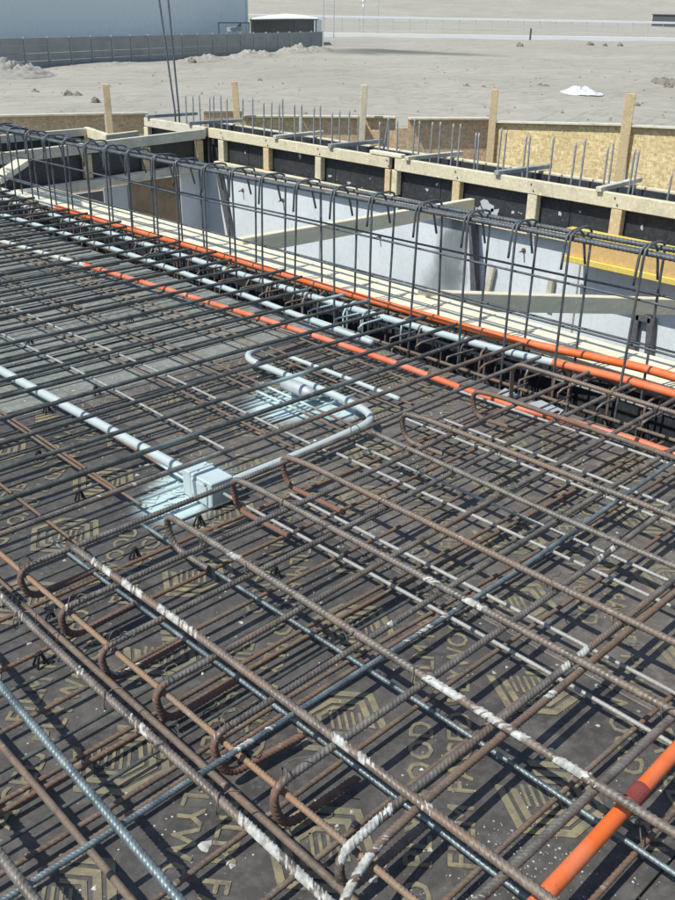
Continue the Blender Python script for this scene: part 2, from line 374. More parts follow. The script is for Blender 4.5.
def frames(P):
    P = np.asarray(P, float); n = len(P)
    T = np.zeros_like(P); T[1:-1] = P[2:] - P[:-2]; T[0] = P[1] - P[0]; T[-1] = P[-1] - P[-2]
    T /= np.linalg.norm(T, axis=1)[:, None] + 1e-12
    up = np.array([0, 0, 1.]) if abs(T[0][2]) < 0.9 else np.array([1., 0, 0])
    U = np.zeros_like(P); u = up - T[0] * (up @ T[0]); u /= np.linalg.norm(u); U[0] = u
    for i in range(1, n):
        u = U[i-1] - T[i] * (U[i-1] @ T[i]); U[i] = u / np.linalg.norm(u)
    return P, T, U, np.cross(T, U)
def tube_geo(pts, r, sides=8, cap=True):
    P, T, U, W = frames(pts); n = len(P); th = np.arange(sides) * 2 * math.pi / sides
    rr = np.broadcast_to(np.asarray(r, float), (n,))
    V = P[:, None, :] + rr[:, None, None] * (np.cos(th)[None, :, None] * U[:, None, :] + np.sin(th)[None, :, None] * W[:, None, :])
    f = []
    for i in range(n - 1):
        a = i * sides
        for j in range(sides):
            k = (j + 1) % sides; f.append((a + j, a + k, a + sides + k, a + sides + j))
    if cap:
        f.append(tuple(range(sides))[::-1]); f.append(tuple(range((n - 1) * sides, n * sides)))
    return V.reshape(-1, 3), f
def resample(P, step):
    P = np.asarray(P, float); d = np.r_[0, np.cumsum(np.linalg.norm(np.diff(P, axis=0), axis=1))]
    n = max(2, int(round(d[-1] / step)) + 1); s = np.linspace(0, d[-1], n)
    return np.stack([np.interp(s, d, P[:, k]) for k in range(3)], 1), s
def fillet(P, rad, n=7):                    # round the corners of a polyline
    P = [np.asarray(p, float) for p in P]; o = [P[0]]
    for i in range(1, len(P) - 1):
        a, b, c = P[i-1], P[i], P[i+1]; u = a - b; v = c - b
        lu, lv = np.linalg.norm(u), np.linalg.norm(v); k = min(rad, lu * .49, lv * .49)
        p, q = b + u / lu * k, b + v / lv * k
        for t in np.linspace(0, 1, n): o.append((1-t)**2 * p + 2*t*(1-t) * b + t*t * q)
    o.append(P[-1]); return np.array(o)

RS = 0.88                                  # nominal against overall bar size
def rebar_mesh(name, pts, r, mat, ribbed=True, crust=None, wob=0.0, sides=8, pitch=None, tail=0.0):
    """deformed bar: slanted ribs as geometry; crust = [(s0, s1, density)] of splashed mortar measured along the bar"""
    r = r * RS
    if ribbed:
        pitch = pitch or r * 1.25
        step = pitch / 5
        P, s = resample(pts, step)
        n = len(P); ph = np.arange(n) % 5
        prof = np.array([0.95, 0.94, 0.94, 0.95, 1.13])[ph]
    else:
        P, s = resample(pts, 0.03) if crust is None else resample(pts, 0.006)
        n = len(P); prof = np.ones(n)
    P, T, U, W = frames(P)
    if wob:
        ph0 = rng.uniform(0, 6.28, 4)
        P = P + (wob * (np.sin(s * 2.1 + ph0[0]) + .5 * np.sin(s * 4.7 + ph0[1])))[:, None] * W + (0.5 * wob * np.sin(s * 2.9 + ph0[2]))[:, None] * U
    th = np.arange(sides) * 2 * math.pi / sides
    rad = np.broadcast_to(prof[:, None], (n, sides)).copy()
    if ribbed:                              # two plain seams along the bar
        rad[:, sides // 4] = 1.05; rad[:, (3 * sides) // 4] = 1.05
    thick = np.zeros((n, sides)); cm = np.zeros((n, sides), bool)
    if crust:
        nz = rng.random((n, sides))
        for (s0, s1, dens) in crust:
            lo, hi = min(s0, s1), max(s0, s1); dens = dens * 0.88
            for i in range(n):
                if lo <= s[i] <= hi:
                    e = min(s[i] - lo, hi - s[i])
                    clump = (mnoise.noise((s[i] * 30, r * 900, 0.7)) + .6 * mnoise.noise((s[i] * 110, r * 900, 3.1)))
                    for j in range(sides):
                        topness = U[i][2] * math.cos(th[j]) + W[i][2] * math.sin(th[j])
                        if topness > 0.05 + 0.45 * (1 - dens) and clump + nz[i, j] * 0.5 < dens * 1.0 - 0.50 + min(e * 6, .2):
                            cm[i, j] = True
        thick = np.where(cm, 0.03 + 0.10 * rng.random((n, sides)), 0)
    slant = r * 1.0 if ribbed else 0.0
    V = P[:, None, :] + (r * (rad + thick))[:, :, None] * (np.cos(th)[None, :, None] * U[:, None, :] + np.sin(th)[None, :, None] * W[:, None, :]) \
        + slant * np.sin(th)[None, :, None] * T[:, None, :]
    V[0] = P[0] + r * .95 * (np.cos(th)[:, None] * U[0] + np.sin(th)[:, None] * W[0]); V[-1] = P[-1] + r * .95 * (np.cos(th)[:, None] * U[-1] + np.sin(th)[:, None] * W[-1])
    i = np.arange(n - 1)[:, None] * sides; j = np.arange(sides)[None, :]; k = (j + 1) % sides
    Q = np.stack([i + j, i + k, i + sides + k, i + sides + j], -1).reshape(-1, 4)
    c = (V.reshape(-1, 3).max(0) + V.reshape(-1, 3).min(0)) / 2
    V = V.reshape(-1, 3) - c
    me = bpy.data.meshes.new(name)
    nq = len(Q); me.vertices.add(len(V)); me.vertices.foreach_set('co', V.ravel())
    loops = np.r_[Q.ravel(), np.arange(sides)[::-1], np.arange((n - 1) * sides, n * sides)]
    me.loops.add(len(loops)); me.loops.foreach_set('vertex_index', loops)
    st = np.r_[np.arange(nq) * 4, nq * 4, nq * 4 + sides]
    me.polygons.add(nq + 2); me.polygons.foreach_set('loop_start', st)
    mi = np.zeros(nq + 2, int)
    if crust:
        mi[:nq] = (cm[:-1] & cm[1:]).ravel().astype(int)
    if tail: mi[:nq] = np.where((mi[:nq] == 0) & np.repeat(s[:-1] < tail + .01 * np.sin(np.arange(n - 1)), sides), 2, mi[:nq])
    me.materials.append(M[mat]); me.materials.append(M['crust'])
    if tail: me.materials.append(M['bar_red'])
    me.polygons.foreach_set('material_index', mi)
    me.polygons.foreach_set('use_smooth', np.ones(nq + 2, bool))
    me.update(calc_edges=True); me.validate()
    return me, c
def tag(o, label, cat, group=None):
    o['label'] = label; o['category'] = cat
    if group: o['group'] = group
    return o
def struct(o): o['kind'] = 'structure'; return o
def empty(name, loc, label=None, cat=None, group=None):
    o = bpy.data.objects.new(name, None); COL.objects.link(o); o.location = Vector(loc); o.empty_display_size = 0.1
    if label: tag(o, label, cat, group)
    return o
def bar(pts, r, mat, label, group=None, name='reinforcing_bar', cat='rebar', **kw):
    me, c = rebar_mesh(name, pts, r, mat, **kw)
    o = bpy.data.objects.new(name, me); COL.objects.link(o); o.location = Vector(c)
    if label: tag(o, label, cat, group)
    return o
def recopy(o, d, label=None, rz=0.0):
    c = o.copy(); COL.objects.link(c); c.location = o.location + Vector(d); c.rotation_euler.z = rz
    if label: c['label'] = label
    return c

# ------------------------------------------------------------------ ground, hills
def ground():
    NR, NA = 150, 300
    rad = np.geomspace(4.0, 3000.0, NR); vs = []; fs = []
    for i, r in enumerate(rad):
        for j in range(NA):
            a = 2 * math.pi * j / NA; x, y = r * math.cos(a), r * math.sin(a)
            z = -3.2
            if r > 14: z += 0.22 * min(1, (r - 14) / 25) * mnoise.noise((x * .11, y * .11, 0)) + 0.10 * min(1, (r - 14) / 20) * mnoise.noise((x * .5, y * .5, 3))
            if r > 330:
                t = (r - 330) / 1500; z += 150 * min(t, 1.6) ** 1.25 * (0.8 + 0.35 * mnoise.noise((x * .003, y * .003, 5)))
                z += min(1, (r - 330) / 300) * 3.0 * mnoise.noise((x * .012, y * .012, 9))
            vs.append((x, y, z))
    for i in range(NR - 1):
        for j in range(NA):
            k = (j + 1) % NA; fs.append((i * NA + j, i * NA + k, (i + 1) * NA + k, (i + 1) * NA + j))
    fs.append(tuple(range(NA))[::-1])
    b = MB(); b.add(vs, fs); return struct(b.build('desert_ground', 'sand', smooth=True, fixn=False))
ground()

# ------------------------------------------------------------------ plywood deck of film-faced sheets
deck = empty('plywood_deck', (1.0, 2.5, -0.02)); struct(deck)
XS = [-2.12, -0.90, 0.32, 1.54, 2.76]; YS = [-2.03, 0.41, 2.87, 5.31, 7.75]
rowdir = R(40)
def text_mesh(body, size):
    cu = bpy.data.curves.new("t", 'FONT'); cu.body = body; cu.size = size; cu.resolution_u = 2; cu.space_character = 1.08
    o = bpy.data.objects.new("t", cu); COL.objects.link(o)
    bpy.context.view_layer.update()
    me = bpy.data.meshes.new_from_object(o.evaluated_get(bpy.context.evaluated_depsgraph_get()))
    v = [tuple(x.co) for x in me.vertices]; f = [tuple(p.vertices) for p in me.polygons]
    bpy.data.objects.remove(o); bpy.data.curves.remove(cu); bpy.data.meshes.remove(me)
    return np.array(v), f
WORDS = [text_mesh(t, 0.068) for t in ("FILM FACED PLYWOOD", "FILM FACED", "PLYWOOD")]
def emblem():
    """nested six-sided rings of broad bars, hatched inside"""
    vs, fs = [], []
    def ring(sx, sy, wd, gaps):
        P = [(-.5, -.18), (-.12, -.5), (.5, -.30), (.5, .18), (.12, .5), (-.5, .30)]
        for k in range(6):
            if k in gaps: continue
            p, q = np.array(P[k]) * (sx, sy), np.array(P[(k + 1) % 6]) * (sx, sy)
            o = len(vs); ip, iq = p * (1 - wd / np.hypot(*p)), q * (1 - wd / np.hypot(*q))
            vs.extend([tuple(p), tuple(q), tuple(iq), tuple(ip)]); fs.append((o, o+1, o+2, o+3))
    ring(.200, .225, .020, (3,)); ring(.146, .166, .019, (3,)); ring(.094, .108, .012, (3, 4))
    for k in range(5):
        o = len(vs); y = -.028 + k * .0165; vs.extend([(-.030, y), (.028, y + .014), (.028, y + .021), (-.030, y + .007)]); fs.append((o, o+1, o+2, o+3))
    return np.array([(x * .9, y * .9, 0) for x, y in vs]), fs
EMB = emblem()
def film_print(x0, x1, y0, y1, parent, seed):
    b = MB(); rr = random.Random(seed); u = np.array([math.cos(rowdir), math.sin(rowdir)]); v = np.array([-u[1], u[0]])
    cx, cy = (x0 + x1) / 2, (y0 + y1) / 2
    def put(geo, s, t, flip):
        P = geo[0].copy()
        if flip: P[:, :2] = np.array([P[:, 0].max() + P[:, 0].min(), P[:, 1].max() + P[:, 1].min()]) - P[:, :2]
        P[:, 0] += s; P[:, 1] += t
        Q = np.stack([cx + P[:, 0] * u[0] + P[:, 1] * v[0], cy + P[:, 0] * u[1] + P[:, 1] * v[1]], 1)
        ok = (Q[:, 0] > x0 + .012) & (Q[:, 0] < x1 - .012) & (Q[:, 1] > y0 + .012) & (Q[:, 1] < y1 - .012)
        keep = [f for f in geo[1] if all(ok[i] for i in f)]
        if keep:
            used = sorted({i for f in keep for i in f}); mp = {i: n for n, i in enumerate(used)}
            for (dx, dy, z) in (((0, 0, .0012), (.0022, .0008, .0015), (.0008, .0022, .0018)) if geo is not EMB else ((0, 0, .0012),)):
                b.add([(Q[i][0] + dx, Q[i][1] + dy, z) for i in used], [tuple(mp[i] for i in f) for f in keep])
    for ti in range(-7, 8):
        t0 = ti * 0.40
        # two staggered lines of lettering, then a row of emblems
        for ln, (dt, off) in enumerate(((0.0, 0.0), (0.075, 0.46))):
            s = -2.6 + off + (ti % 3) * .21; L = WORDS[0][0][:, 0].max()
            while s < 2.4: put(WORDS[0], s, t0 + dt, (ti % 2) == 1); s += L + .11
        s = -2.5 + (ti % 2) * .16
        while s < 2.4: put(EMB, s, t0 + .262, (ti % 2) == 0); s += .315
    if b.v:
        o = b.build('film_print', 'print', parent, fixn=False); o['kind'] = 'stuff'
for i in range(4):
    for j in range(4):
        x0, x1, y0, y1 = XS[i], XS[i+1], YS[j], YS[j+1]
        mt = 'film'
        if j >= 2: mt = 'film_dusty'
        elif i == 3 and j == 1: mt = 'film_brown'
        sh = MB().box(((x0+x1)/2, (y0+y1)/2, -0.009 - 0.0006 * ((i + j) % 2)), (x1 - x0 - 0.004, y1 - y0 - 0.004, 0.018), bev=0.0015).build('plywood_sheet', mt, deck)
        nb_ = MB()
        for q in range(13):
            for xe in (x0 + .018, x1 - .018):
                yy = y0 + .03 + q * (y1 - y0 - .06) / 12 + random.uniform(-.02, .02); xx = xe + random.uniform(-.004, .004)
                nb_.add([(xx + .0042 * math.cos(t), yy + .0042 * math.sin(t), .0008) for t in np.linspace(0, 5.24, 6)] + [(xx, yy, .0016)], [(p_, (p_ + 1) % 6, 6) for p_ in range(6)])
        nh = nb_.build('nail_heads', 'bar_pale', sh, fixn=False); nh['kind'] = 'stuff'
        if j < 2 and i >= 1: film_print(x0, x1, y0, y1, sh, i * 7 + j)
# joists that carry the sheets and the board that closes the deck towards the beam trench
for k in range(9):
    MB().box((0.3, -1.8 + k * 1.15, -0.0705), (4.8, 0.08, 0.10), bev=0.004).build('joist', 'timber', deck)
MB().box((2.747, 2.9, -0.235), (0.018, 9.8, 0.43), bev=0.002).build('edge_board', 'film_wet', deck)

# ------------------------------------------------------------------ beam trench and its inner shutter
trench = MB().box((2.985, 2.9, -0.475), (0.49, 9.8, 0.05)).build('trench_floor', 'film_wet'); struct(trench)
fw = empty('beam_shutter', (3.2, 2.9, -0.4), "dark plywood shutter under the pale planks along the inner side of the beam trench", "formwork")
MB().box((3.212, 2.9, -0.215), (0.018, 9.8, 0.425), bev=0.002).build('panel', 'film_wet', fw)
MB().box((3.40, 2.9, -0.21), (0.045, 9.8, 0.09), bev=0.003).build('waler', 'timber_tan', fw)
for k in range(12): MB().box((3.29, -1.6 + k * .85, -0.26), (0.13, 0.07, 0.34), bev=0.003).build('post', 'timber_tan', fw)
ys = [-1.6, 1.02, 3.35, 5.20, 6.55]
for k in range(4):
    for q, (xa, xb) in enumerate(((3.205, 3.335), (3.340, 3.480))):
        off = 0.0 if q == 0 else 0.55
        ya, yb = ys[k] + (off if k else 0) + 0.004, (ys[k+1] + (off if k < 3 else 0.12))
        dz = random.uniform(-.003, .003)
        o = MB().box(((xa+xb)/2, (ya+yb)/2, 0.012 + dz), (xb-xa, yb-ya, 0.028), bev=0.003).build('timber_plank', 'timber_pale')
        tag(o, ("pale plank along the trench edge under the orange conduit, %s from the right" if q == 0 else "pale plank along the edge of the open pit, %s from the right") % ("first", "second", "third", "fourth")[k], "plank", "pale planks on the trench shutter")

# ------------------------------------------------------------------ the open pit
zt = -0.215
b = MB(); b.box((6.145, 4.2, (zt - 2.6) / 2), (0.29, 9.2, 2.6 + zt)); struct(b.build('pit_wall', 'pitwall'))
# cast joints of the pit wall: narrow battens of laitance left proud
struct(MB().box((4.9, 3.5, -2.62), (2.9, 10.5, 0.05)).build('pit_floor', 'pitfloor'))
struct(MB().box((3.55, 2.9, -1.55), (0.05, 9.8, 2.1)).build('pit_near_wall', 'pitfloor'))
for px_, pw in ((203, .018), (320, .014), (417, .016), (585, .014)):
    y = atX(px_, 230, 6.0)[1]
    o = MB().box((5.9985, y, -1.0), (0.009, pw, 1.45), bev=0.002).build('form_joint_ridge', 'pitfloor'); struct(o)
# rusty tie cones on the wall
for (x, y) in ((206, 186), (243, 190), (283, 200), (524, 250), (380, 236)):
    p = atX(x, y, 6.0)
    tn = empty('wall_tie', (6.0, p[1], p[2]), "rusty form tie end on the pale pit wall", "wall tie", "form ties left in the pit wall")
    MB().tube([(6.008, p[1], p[2]), (5.945, p[1] - .004, p[2] - .006)], 0.007, 6).build('stub', 'bar_brown', tn)
    MB().tube([(6.006, p[1], p[2]), (5.990, p[1], p[2])], 0.017, 10).build('nut', 'bar_red', tn)

# far-side ring beam formwork (two faces, posts, rails, black panels)
ff = empty('timber_formwork', (6.0, 6.0, -0.3), "long timber formwork with black panels between posts along the far side of the pit", "formwork")
RX = 5.985
def rail(px0, px1, py0, py1, z0, z1, X, thick, mt, parent, name='rail'):
    ya, yb = atX(px0, py0, X)[1], atX(px1, py1, X)[1]
    return MB().box((X + thick/2 - .02, (ya+yb)/2, (z0+z1)/2), (thick, abs(ya-yb) - .006, z1-z0), bev=0.004).build(name, mt, parent)
rail(145, 207, 118, 129, .062, .150, 6.0, .045, 'timber_grey', ff)
rail(209.5, 391, 129, 157, .060, .152, 6.0, .045, 'timber', ff)
rail(396, 720, 155, 214, .055, .156, 6.0, .045, 'timber', ff)
MB().box((6.005, atX(387, 153, 6.0)[1], .172), (.06, .36, .03), bev=0.004).build('splice', 'timber_pale', ff)
rail(215, 392, 160, 196, -.225, -.150, 5.955, .060, 'timber', ff)
rail(394, 530, 197, 222, -.232, -.155, 5.955, .060, 'timber_pale', ff)
rail(531, 720, 222, 256, -.228, -.150, 5.955, .060, 'timber', ff)
for (x, y, wd, mt) in ((147, 130, .075, 'timber'), (222, 148, .085, 'timber'), (267, 155, .08, 'timber_tan'), (319, 164, .075, 'timber'), (388.5, 175, .06, 'timber_tan'), (395.5, 176, .06, 'timber'),
                   (457, 187, .075, 'timber_tan'), (533, 201, .085, 'timber'), (617, 215, .085, 'timber_tan'), (700, 232, .085, 'timber')):
    yy = atX(x, y, 6.0)[1]
    MB().box((6.012, yy, -.047), (.058, wd, .20), bev=0.004).build('post', mt, ff)
yb0 = atX(145, 118, 6.0)[1]
yps = [yb0 + .03, 7.42, 6.2, 4.98, 3.76, 2.54, 1.32]
for k in range(6):
    MB().box((6.055, (yps[k] + yps[k+1]) / 2, -.045), (.018, yps[k] - yps[k+1] - .005, .365), bev=0.002).build('panel', 'film_wet', ff)
def panel_splashes():
    b = MB(); rr = random.Random(21)
    def spl(y, z, r, tall=1.0):
        n = 11; vs = [(6.0445, y, z)]
        for k in range(n):
            t = 2 * math.pi * k / n; q = r * rr.uniform(.45, 1.2); vs.append((6.0445, y + q * math.cos(t), max(-.222, z + q * tall * math.sin(t))))
        b.add(vs, [(0, 1 + k, 1 + (k + 1) % n) for k in range(n)])
    for (x, y, r, tl) in ((486, 207, .075, .9), (479, 210, .05, .7), (494, 212, .06, .6), (513, 212, .016, 1), (300, 156, .02, 1.4), (266, 153, .014, 1), (349, 183, .03, .5), (437, 184, .014, 1), (427, 190, .02, .6), (642, 228, .012, 2.2), (560, 214, .013, 1.6), (580, 212, .01, 1), (330, 176, .025, .5), (245, 152, .012, 2)):
        p = atX(x, y, 6.0445); spl(p[1], p[2], r, tl)
    for k in range(30): spl(rr.uniform(1.4, 8.6), -.21 + .26 * rr.random() ** 2, .003 + .007 * rr.random() ** 2)
    o = b.build('concrete_splash', 'splash', ff, fixn=False); o['kind'] = 'stuff'
panel_splashes()
for k, (x, y) in enumerate(((222, 133), (267, 140), (319, 147), (388, 157), (457, 168), (533, 182), (617, 196))):
    yy = atX(x, y, 5.98)[1]
    for dz in (-.022, .022):
        MB().tube([(5.979, yy + .012 * (1 if dz > 0 else -1), .105 + dz), (5.973, yy + .012 * (1 if dz > 0 else -1), .105 + dz)], .006, 6).build('nail_head', 'darksteel', ff)
# concrete already cast in lower ring trench, outer shutter and rail
struct(MB().box((6.27, 5.2, -0.17), (.39, 7.9, .09)).build('ring_trench_bed', 'pitfloor'))
of = empty('outer_formwork', (6.5, 6.0, -0.3), "outer shutter with a thin pale rail behind the row of upright starter bars", "formwork")
for k in range(5):
    MB().box((6.475, 8.6 - k * 1.5 - .75, -.06), (.018, 1.495, .36), bev=0.002).build('panel', 'film_wet', of)
MB().box((6.515, 7.0, .095), (.05, 3.3, .07), bev=0.004).build('rail', 'timber_grey', of)
MB().box((6.515, 3.6, .10), (.05, 3.4, .07), bev=0.004).build('rail', 'timber', of)
# short spacers across the ring trench
for k, (x, y) in enumerate(((192, 125), (278, 136), (333, 145), (410, 155), (500, 170), (602, 188), (150, 119))):
    yy = atX(x, y, 6.0)[1]; da = random.uniform(-.10, .05)
    o = MB().beam((5.955, yy, .170), (6.60, yy + da, .166), .045, .032).build('spacer_batten', 'timber_grey' if k % 2 else 'starter')
    tag(o, ("short grey batten" if k % 2 else "short metal strip") + " laid across the far ring trench, " + {0: "second", 1: "third", 2: "fourth", 3: "fifth", 4: "sixth", 5: "seventh", 6: "first"}[k] + " from the left", "batten", "spacers across the far ring trench")

# left end of the pit
lf = empty('side_formwork', (4.9, 7.9, -0.3), "shaded timber formwork closing the left end of the pit", "formwork")
def yl(x): return 7.72 + (x - 3.6) / 2.4 * 0.28
MB().beam((3.35, yl(3.35), .085), (5.95, yl(5.95), .095), .045, .09).build('rail', 'timber_grey', lf)
MB().beam((3.75, yl(3.75) - .01, -.225), (5.92, yl(5.92) - .01, -.215), .09, .075).build('rail', 'timber_grey', lf)
for x in (4.52, 5.20, 5.88):
    MB().box((x, yl(x) + .012, -.07), (.08, .05, .21), bev=.004).build('post', 'timber_tan', lf)
MB().beam((3.4, yl(3.4) + .05, -.055), (6.03, yl(6.03) + .05, -.055), .018, .33).build('panel', 'film_wet', lf)
MB().beam((4.98, yl(4.98) + .035, -.62), (5.62, yl(5.62) + .035, -.62), .02, .68).build('lower_panel', 'brownply', lf)
MB().beam((4.70, yl(4.7) + .05, -.62), (4.975, yl(4.975) + .05, -.62), .02, .66).build('lower_panel', 'sheetmetal', lf)
MB().beam((5.63, yl(5.63) + .09, -1.4), (5.995, yl(5.995) + .09, -1.4), .10, 2.3).build('concrete_return', 'pitwall', lf)
MB().beam((3.4, 8.30, -1.5), (5.62, 8.40, -1.5), .06, 2.2).build('back_wall', 'pitfloor', lf)
bf = empty('back_formwork', (4.6, 8.7, 0), "thin timber rail and black board frame beyond the left end of the pit", "formwork")
MB().beam((3.0, 8.66, .105), (5.05, 8.72, .105), .045, .07).build('rail', 'timber_grey', bf)
MB().beam((3.0, 8.71, -.09), (5.05, 8.77, -.09), .018, .32).build('panel', 'film_wet', bf)
MB().beam((5.08, 8.76, .10), (4.955, 8.16, .10), .045, .09).build('rail', 'timber', bf)
MB().beam((5.11, 8.76, -.07), (4.99, 8.18, -.07), .018, .25).build('panel', 'film_wet', bf)
MB().beam((4.90, 8.14, .10), (5.32, 8.22, .10), .05, .09).build('stub', 'timber', bf)
p0, p1 = at(-6, 181, .10), at(23, 162, .10)
o = MB().beam(p0, p1, .11, .045).build('timber_plank', 'timber_pale'); tag(o, "short pale plank set at an angle at the far left corner of the pit", "plank")

# braces and the yellow formwork beam in the pit
def brace(a, b, wd, h, mt, label, mat='timber'):
    o = MB().beam(a, b, wd, h, bev=.004).build('timber_brace', mt); return tag(o, label, "timber brace")
a = atX(240, 243, 3.42); e = atX(472, 201, 5.94)
brace((a[0], a[1], a[2] - .02), (e[0], e[1], e[2] - .03), .05, .10, 'timber_pale', "long timber brace slanting from the trench planks up to the far formwork")
a = atX(420, 300, 3.40); e = atX(690, 306.5, 5.55)
brace((a[0], a[1], a[2]), (e[0], e[1], e[2]), .06, .095, 'timber_pale', "pale timber brace running level across the right half of the pit")
yb_ = empty('formwork_beam', (5.8, 2.9, -.2), "yellow formwork beam with an orange web lying against the right end of the pit wall", "formwork beam")
ya = atX(568, 245, 5.80)[1]
tfl = MB().box((5.80, (ya + 1.2) / 2, -.105), (.08, ya - 1.2, .042), bev=.004).build('top_flange', 'yellow', yb_)
MB().box((5.80, (ya + 1.2) / 2 - .002, -.20), (.028, ya - 1.2 - .01, .146), bev=.002).build('web', 'webwood', yb_)
bfl = MB().box((5.80, (ya + 1.2) / 2, -.295), (.08, ya - 1.2, .042), bev=.004).build('bottom_flange', 'yellow', yb_)
MB().box((5.80, ya + .0045, -.105), (.082, .012, .044), bev=.002).build('end_cap', 'redwood', tfl); MB().box((5.80, ya + .0045, -.295), (.082, .012, .044), bev=.002).build('end_cap', 'redwood', bfl)
# in front of the pit wall: a dark strip, a brace shadow built solid, pegs
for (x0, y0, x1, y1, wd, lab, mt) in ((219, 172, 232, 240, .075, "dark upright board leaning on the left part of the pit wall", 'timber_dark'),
                                     (473, 214, 475, 292, .070, "dark upright board under the end of the slanting brace", 'timber_dark'),  # shadow of the brace, built as a dark strip
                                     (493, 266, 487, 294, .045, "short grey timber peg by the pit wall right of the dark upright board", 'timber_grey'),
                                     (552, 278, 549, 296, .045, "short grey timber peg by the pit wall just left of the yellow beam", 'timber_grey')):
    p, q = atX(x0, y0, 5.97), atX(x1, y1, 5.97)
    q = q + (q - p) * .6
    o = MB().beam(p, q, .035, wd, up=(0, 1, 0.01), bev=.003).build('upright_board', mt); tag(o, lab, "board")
cl = empty('steel_clamp', (6.0, 3.0, -.6), "dark steel clamp standing under the pale level brace at the right of the pit", "clamp")  # shadow on the wall, given a body as dark pieces
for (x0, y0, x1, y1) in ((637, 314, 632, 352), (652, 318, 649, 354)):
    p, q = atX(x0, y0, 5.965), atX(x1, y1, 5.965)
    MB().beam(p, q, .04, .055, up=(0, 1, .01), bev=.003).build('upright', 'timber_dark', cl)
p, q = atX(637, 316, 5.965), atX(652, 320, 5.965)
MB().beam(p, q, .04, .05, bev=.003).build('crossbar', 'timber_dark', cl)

# starter bars standing in the ring trench
def nth(n):
    o = ["first", "second", "third", "fourth", "fifth", "sixth", "seventh", "eighth", "ninth", "tenth", "eleventh", "twelfth", "thirteenth", "fourteenth", "fifteenth", "sixteenth", "seventeenth", "eighteenth", "nineteenth"]
    if n < 20: return o[n - 1]
    t = {2: "twent", 3: "thirt", 4: "fort"}[n // 10]
    return t + "ieth" if n % 10 == 0 else t + "y-" + o[n % 10 - 1]
rods = [(185,95),(192,95),(199,94),(209,97),(214,95),(221,95),(226,98),(242,98),(252,97),(264,102),(271,101),(279,103),(283,98),(295,104),(302,104),(314,106),(321,105),(332,112),
        (340,110),(349,110),(359,115),(380,122),(389,117),(398,120),(415,118),(420,121),(433,122),(441,122),(453,124),(461,124),(476,133),(480,133),(502,128),(507,130),(527,135),(531,134),
        (554,135),(577,142),(586,138),(609,146),(614,141),(636,149),(639,149),(673,172)]
for k, (x, y) in enumerate(rods):
    X = 6.20 if k % 2 else 6.36
    p = atX(x, y, X); lean = random.uniform(-.015, .015)
    bar([(X, p[1] + lean, -.13), (X + random.uniform(-.01, .01), p[1], p[2])], .0085, 'starter', "grey starter bar upright in the far ring trench, %s counted from the right edge" % nth(len(rods) - k), "upright starter bars in the ring trench", name='starter_bar', ribbed=False, sides=7)
p, q = atX(384, 140, 6.25), atX(389, 117, 6.25)
bar([(6.25, p[1] + .05, -.13), (6.25, q[1] - .0, q[2])], .0085, 'starter', "grey starter bar leaning sideways among the upright ones", name='starter_bar', ribbed=False)
for (xb, yb2, xt, yt, lab) in ((179, 112, 167, -12, "right-hand one of the two very tall thin bars beside the concrete yard wall"), (175, 112, 157.5, -12, "left-hand one of the two very tall thin bars beside the concrete yard wall")):
    p, q = atX(xb, yb2, 6.25), atX(xt, yt, 6.25)
    bar([(6.25, p[1], -.13), p, q], .011, 'cage', lab, name='starter_bar', ribbed=False)

# ------------------------------------------------------------------ strand-board fence and stakes beyond the ring beam
FZ = 0.10
def fpt(x, y): p = at(x, y, FZ); return Vector((p[0], p[1], 0))
boards = [(-40, 115.5, 104, 112.5, 'osb_brown', .05), (106, 112.5, 148, 112, 'osb_brown', .05), (203, 110.5, 242, 110, 'osb_brown', .02), (242, 115, 299, 115, 'osb', .06), (301, 115, 362, 115.5, 'osb_brown', .07),
          (365, 115, 396, 116, 'osb_brown', .07), (408, 117, 491, 117, 'osb_brown', .10), (494, 120.5, 632, 123.5, 'osb', .06), (634, 124.5, 760, 130, 'osb', .06)]
labs = ["long brown weathered strand board panel at the far left of the board fence", "short brown strand board panel right of the far left stake", "low light brown strand board end behind the starter bars",
        "narrow strand board panel right of the second stake", "strand board panel with a dark upper band left of the third stake",
        "short strand board panel just right of the third stake", "strand board panel with a wide dark upper band left of the fourth stake", "sunlit yellow strand board panel between the two right-hand stakes", "sunlit yellow strand board panel at the right edge"]
for k, (x0, y0, x1, y1, mt, prot) in enumerate(boards):
    a, e = fpt(x0, y0), fpt(x1, y1)
    za = ze = FZ
    if k >= 7:
        a, e = Vector(atX(x0, y0, 9.5)), Vector(atX(x1, y1, 9.5)); za, ze = a.z, e.z; a.z = e.z = 0
    bo = empty('board_panel', ((a + e) / 2) + Vector((0, 0, -1.2)), labs[k], "board panel", "strand board fence beyond the pit")
    d = (e - a).normalized(); nrm = Vector((-d.y, d.x, 0)); nrm = nrm if nrm.dot(a) < 0 else -nrm
    MB().beam(a + Vector((0, 0, za - .72)), e + Vector((0, 0, ze - .72)), .018, 1.40, bev=.002).build('board', mt, bo)
    MB().beam(a + nrm * (prot/2 - .01) + Vector((0, 0, za - .012)), e + nrm * (prot/2 - .01) + Vector((0, 0, ze - .012)), .02 + prot, .024, bev=.003).build('cap', 'timber_grey', bo)
a, e = fpt(396, 138), fpt(408, 138)
o = MB().beam(fpt(396, 117) + Vector((0, 0, -.72)), fpt(408, 117) + Vector((0, 0, -.72)), .018, 1.40).build('board_panel', 'osb_brown'); tag(o, "low strand board strip filling the notch in the board fence", "board panel", "strand board fence beyond the pit")
